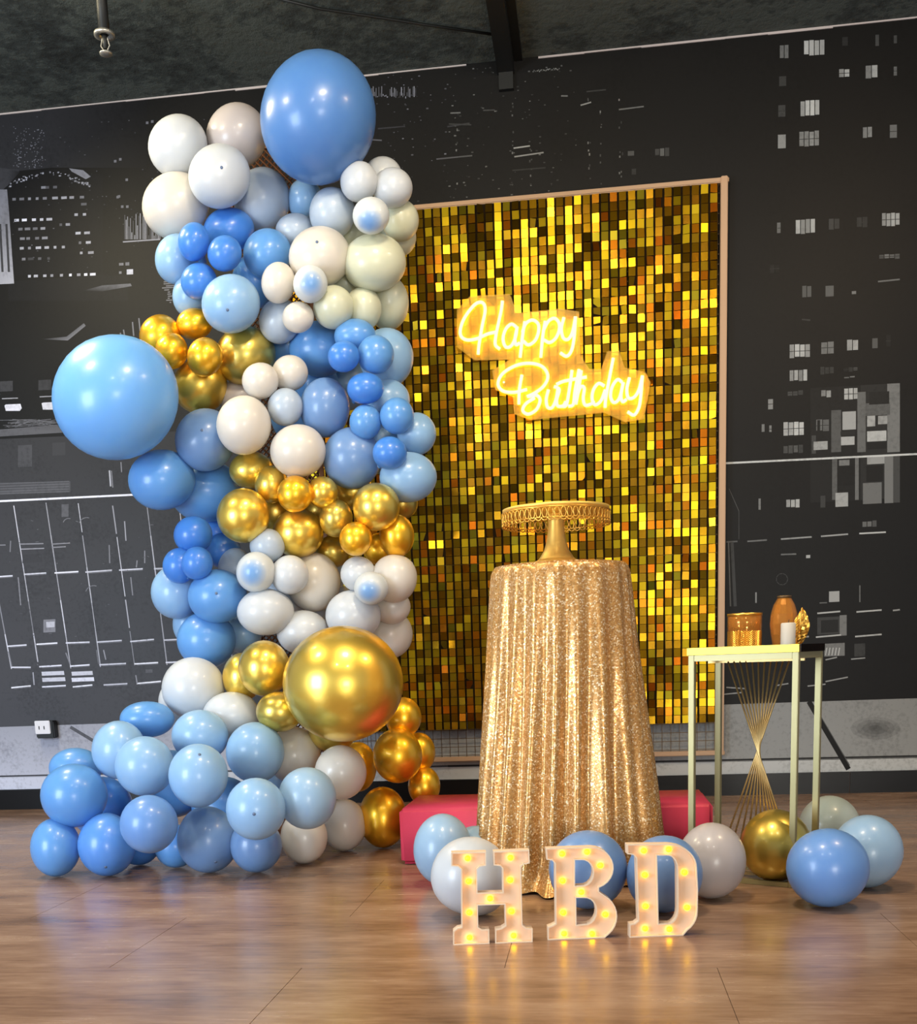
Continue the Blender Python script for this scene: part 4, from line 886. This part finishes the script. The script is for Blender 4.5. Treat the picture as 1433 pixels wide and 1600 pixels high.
for i in order:
    cx, cy, rx, ry, kind, lay, label, grp, opt = BL[i]
    if not opt.get('floor') and lay > 0.7: rx, ry = rx*1.06, ry*1.06
    r = ray(cx, cy)
    def A_of(Pc):
        u, vv, w, S2, rd = shape_at(cx, cy, rx, ry, Pc); L = np.column_stack([u*S2[0, 0]+vv*S2[1, 0], u*S2[0, 1]+vv*S2[1, 1], -w*rd]); return L, rd, (u, vv, w)
    if opt.get('floor'):
        lo, hi = 1.5, 7.0
        for _ in range(40):
            mid = (lo+hi)/2; Pc = CAM+r*mid; L, rd, fr = A_of(Pc); h = Pc[2]-np.linalg.norm(L[2]); lo, hi = (mid, hi) if h > 0.001 else (lo, mid)
        t = lo
    else:
        t = (yb(cx, cy)+lay*0.105+DIST)/r[1]
        for _ in range(160):
            Pc = CAM+r*t; L, rd, fr = A_of(Pc); ok = Pc[2]-np.linalg.norm(L[2]) > 0.0
            if ok:
                for (Q, rq) in placed:
                    if np.linalg.norm(Q-Pc) < 0.84*(rq+rd): ok = False; break
            if ok or Pc[1] > -0.42: break
            t += 0.012
    Pc = CAM+r*t; L, rd, (u, vv, w) = A_of(Pc); placed.append((Pc, rd))
    if DEBUG: print('BAL', len(placed)-1, label, Pc.round(2), round(rd,3), min((np.linalg.norm(Q-Pc)-(rq+rd), j) for j,(Q,rq) in enumerate(placed[:-1])) if len(placed) > 1 else '')
    # which way the crown looks, in the balloon's own frame (x right, y up, z to the viewer)
    if 'nub' in opt:
        a, b_ = (opt['nub'][0]-cx)/rx*0.98, -(opt['nub'][1]-cy)/ry*0.98
    elif 'dx' in opt: a, b_ = opt['dx'], -opt['dy']
    elif opt.get('floor') and grp == GC: a, b_ = rs.uniform(-0.5, 0.5), rs.uniform(0.2, 0.8)
    else: a, b_ = rs.uniform(-0.55, 0.55), rs.uniform(-0.5, 0.55)
    c_ = math.sqrt(max(0.05, 1-a*a-b_*b_)); zc = np.array([a, b_, c_]); zc /= np.linalg.norm(zc)
    xa = np.cross([0, 1, 0], zc); xa /= np.linalg.norm(xa); ya = np.cross(zc, xa); Rt = np.column_stack([xa, ya, zc])
    T = L @ Rt
    V = TV @ T.T
    if T[2] @ T[2] and opt.get('floor'):   # keep the knot end clear of the floor
        low = (V[:, 2]+Pc[2]).min()
        if low < 0.0005: V[:, 2] = np.where(V[:, 2] < 0, V[:, 2]*(Pc[2]-0.0005)/(Pc[2]-low), V[:, 2])
    me = bpy.data.meshes.new('balloon'); me.from_pydata(V.tolist(), [], TF)
    ca = me.attributes.new('crown', 'FLOAT', 'POINT'); ca.data.foreach_set('value', TV[:, 2].tolist())
    k = opt.get('k', kind)
    o = link_mesh('balloon', me, k if k in M else kind, None, tuple(Pc), True); tag(o, label, 'balloon', GA if grp == 'GA' else grp)
    # knot at the tail, nub at the crown
    tail = T @ np.array([0, 0, -1.17]); td = tail/np.linalg.norm(tail); s = 0.012
    if tail[2]+Pc[2] > 0.03:
        kb = bmesh.new(); tube(kb, [tail*0.985, tail+td*s*0.7, tail+td*s*1.3, tail+td*s*2.2], [s*0.75, s*0.42, s*0.55, s*0.95], 10); obj('knot', kb, k if k in M else kind, o, smooth=True)
    if 'nub' in opt:
        cr_ = T @ np.array([0, 0, 1.0]); n_ = cr_/np.linalg.norm(cr_); kb = bmesh.new(); tube(kb, [cr_-n_*0.003, cr_+n_*0.0012, cr_+n_*0.0022], [0.0068, 0.0058, 0.002], 12); obj('nub', kb, 'nub', o, smooth=True)
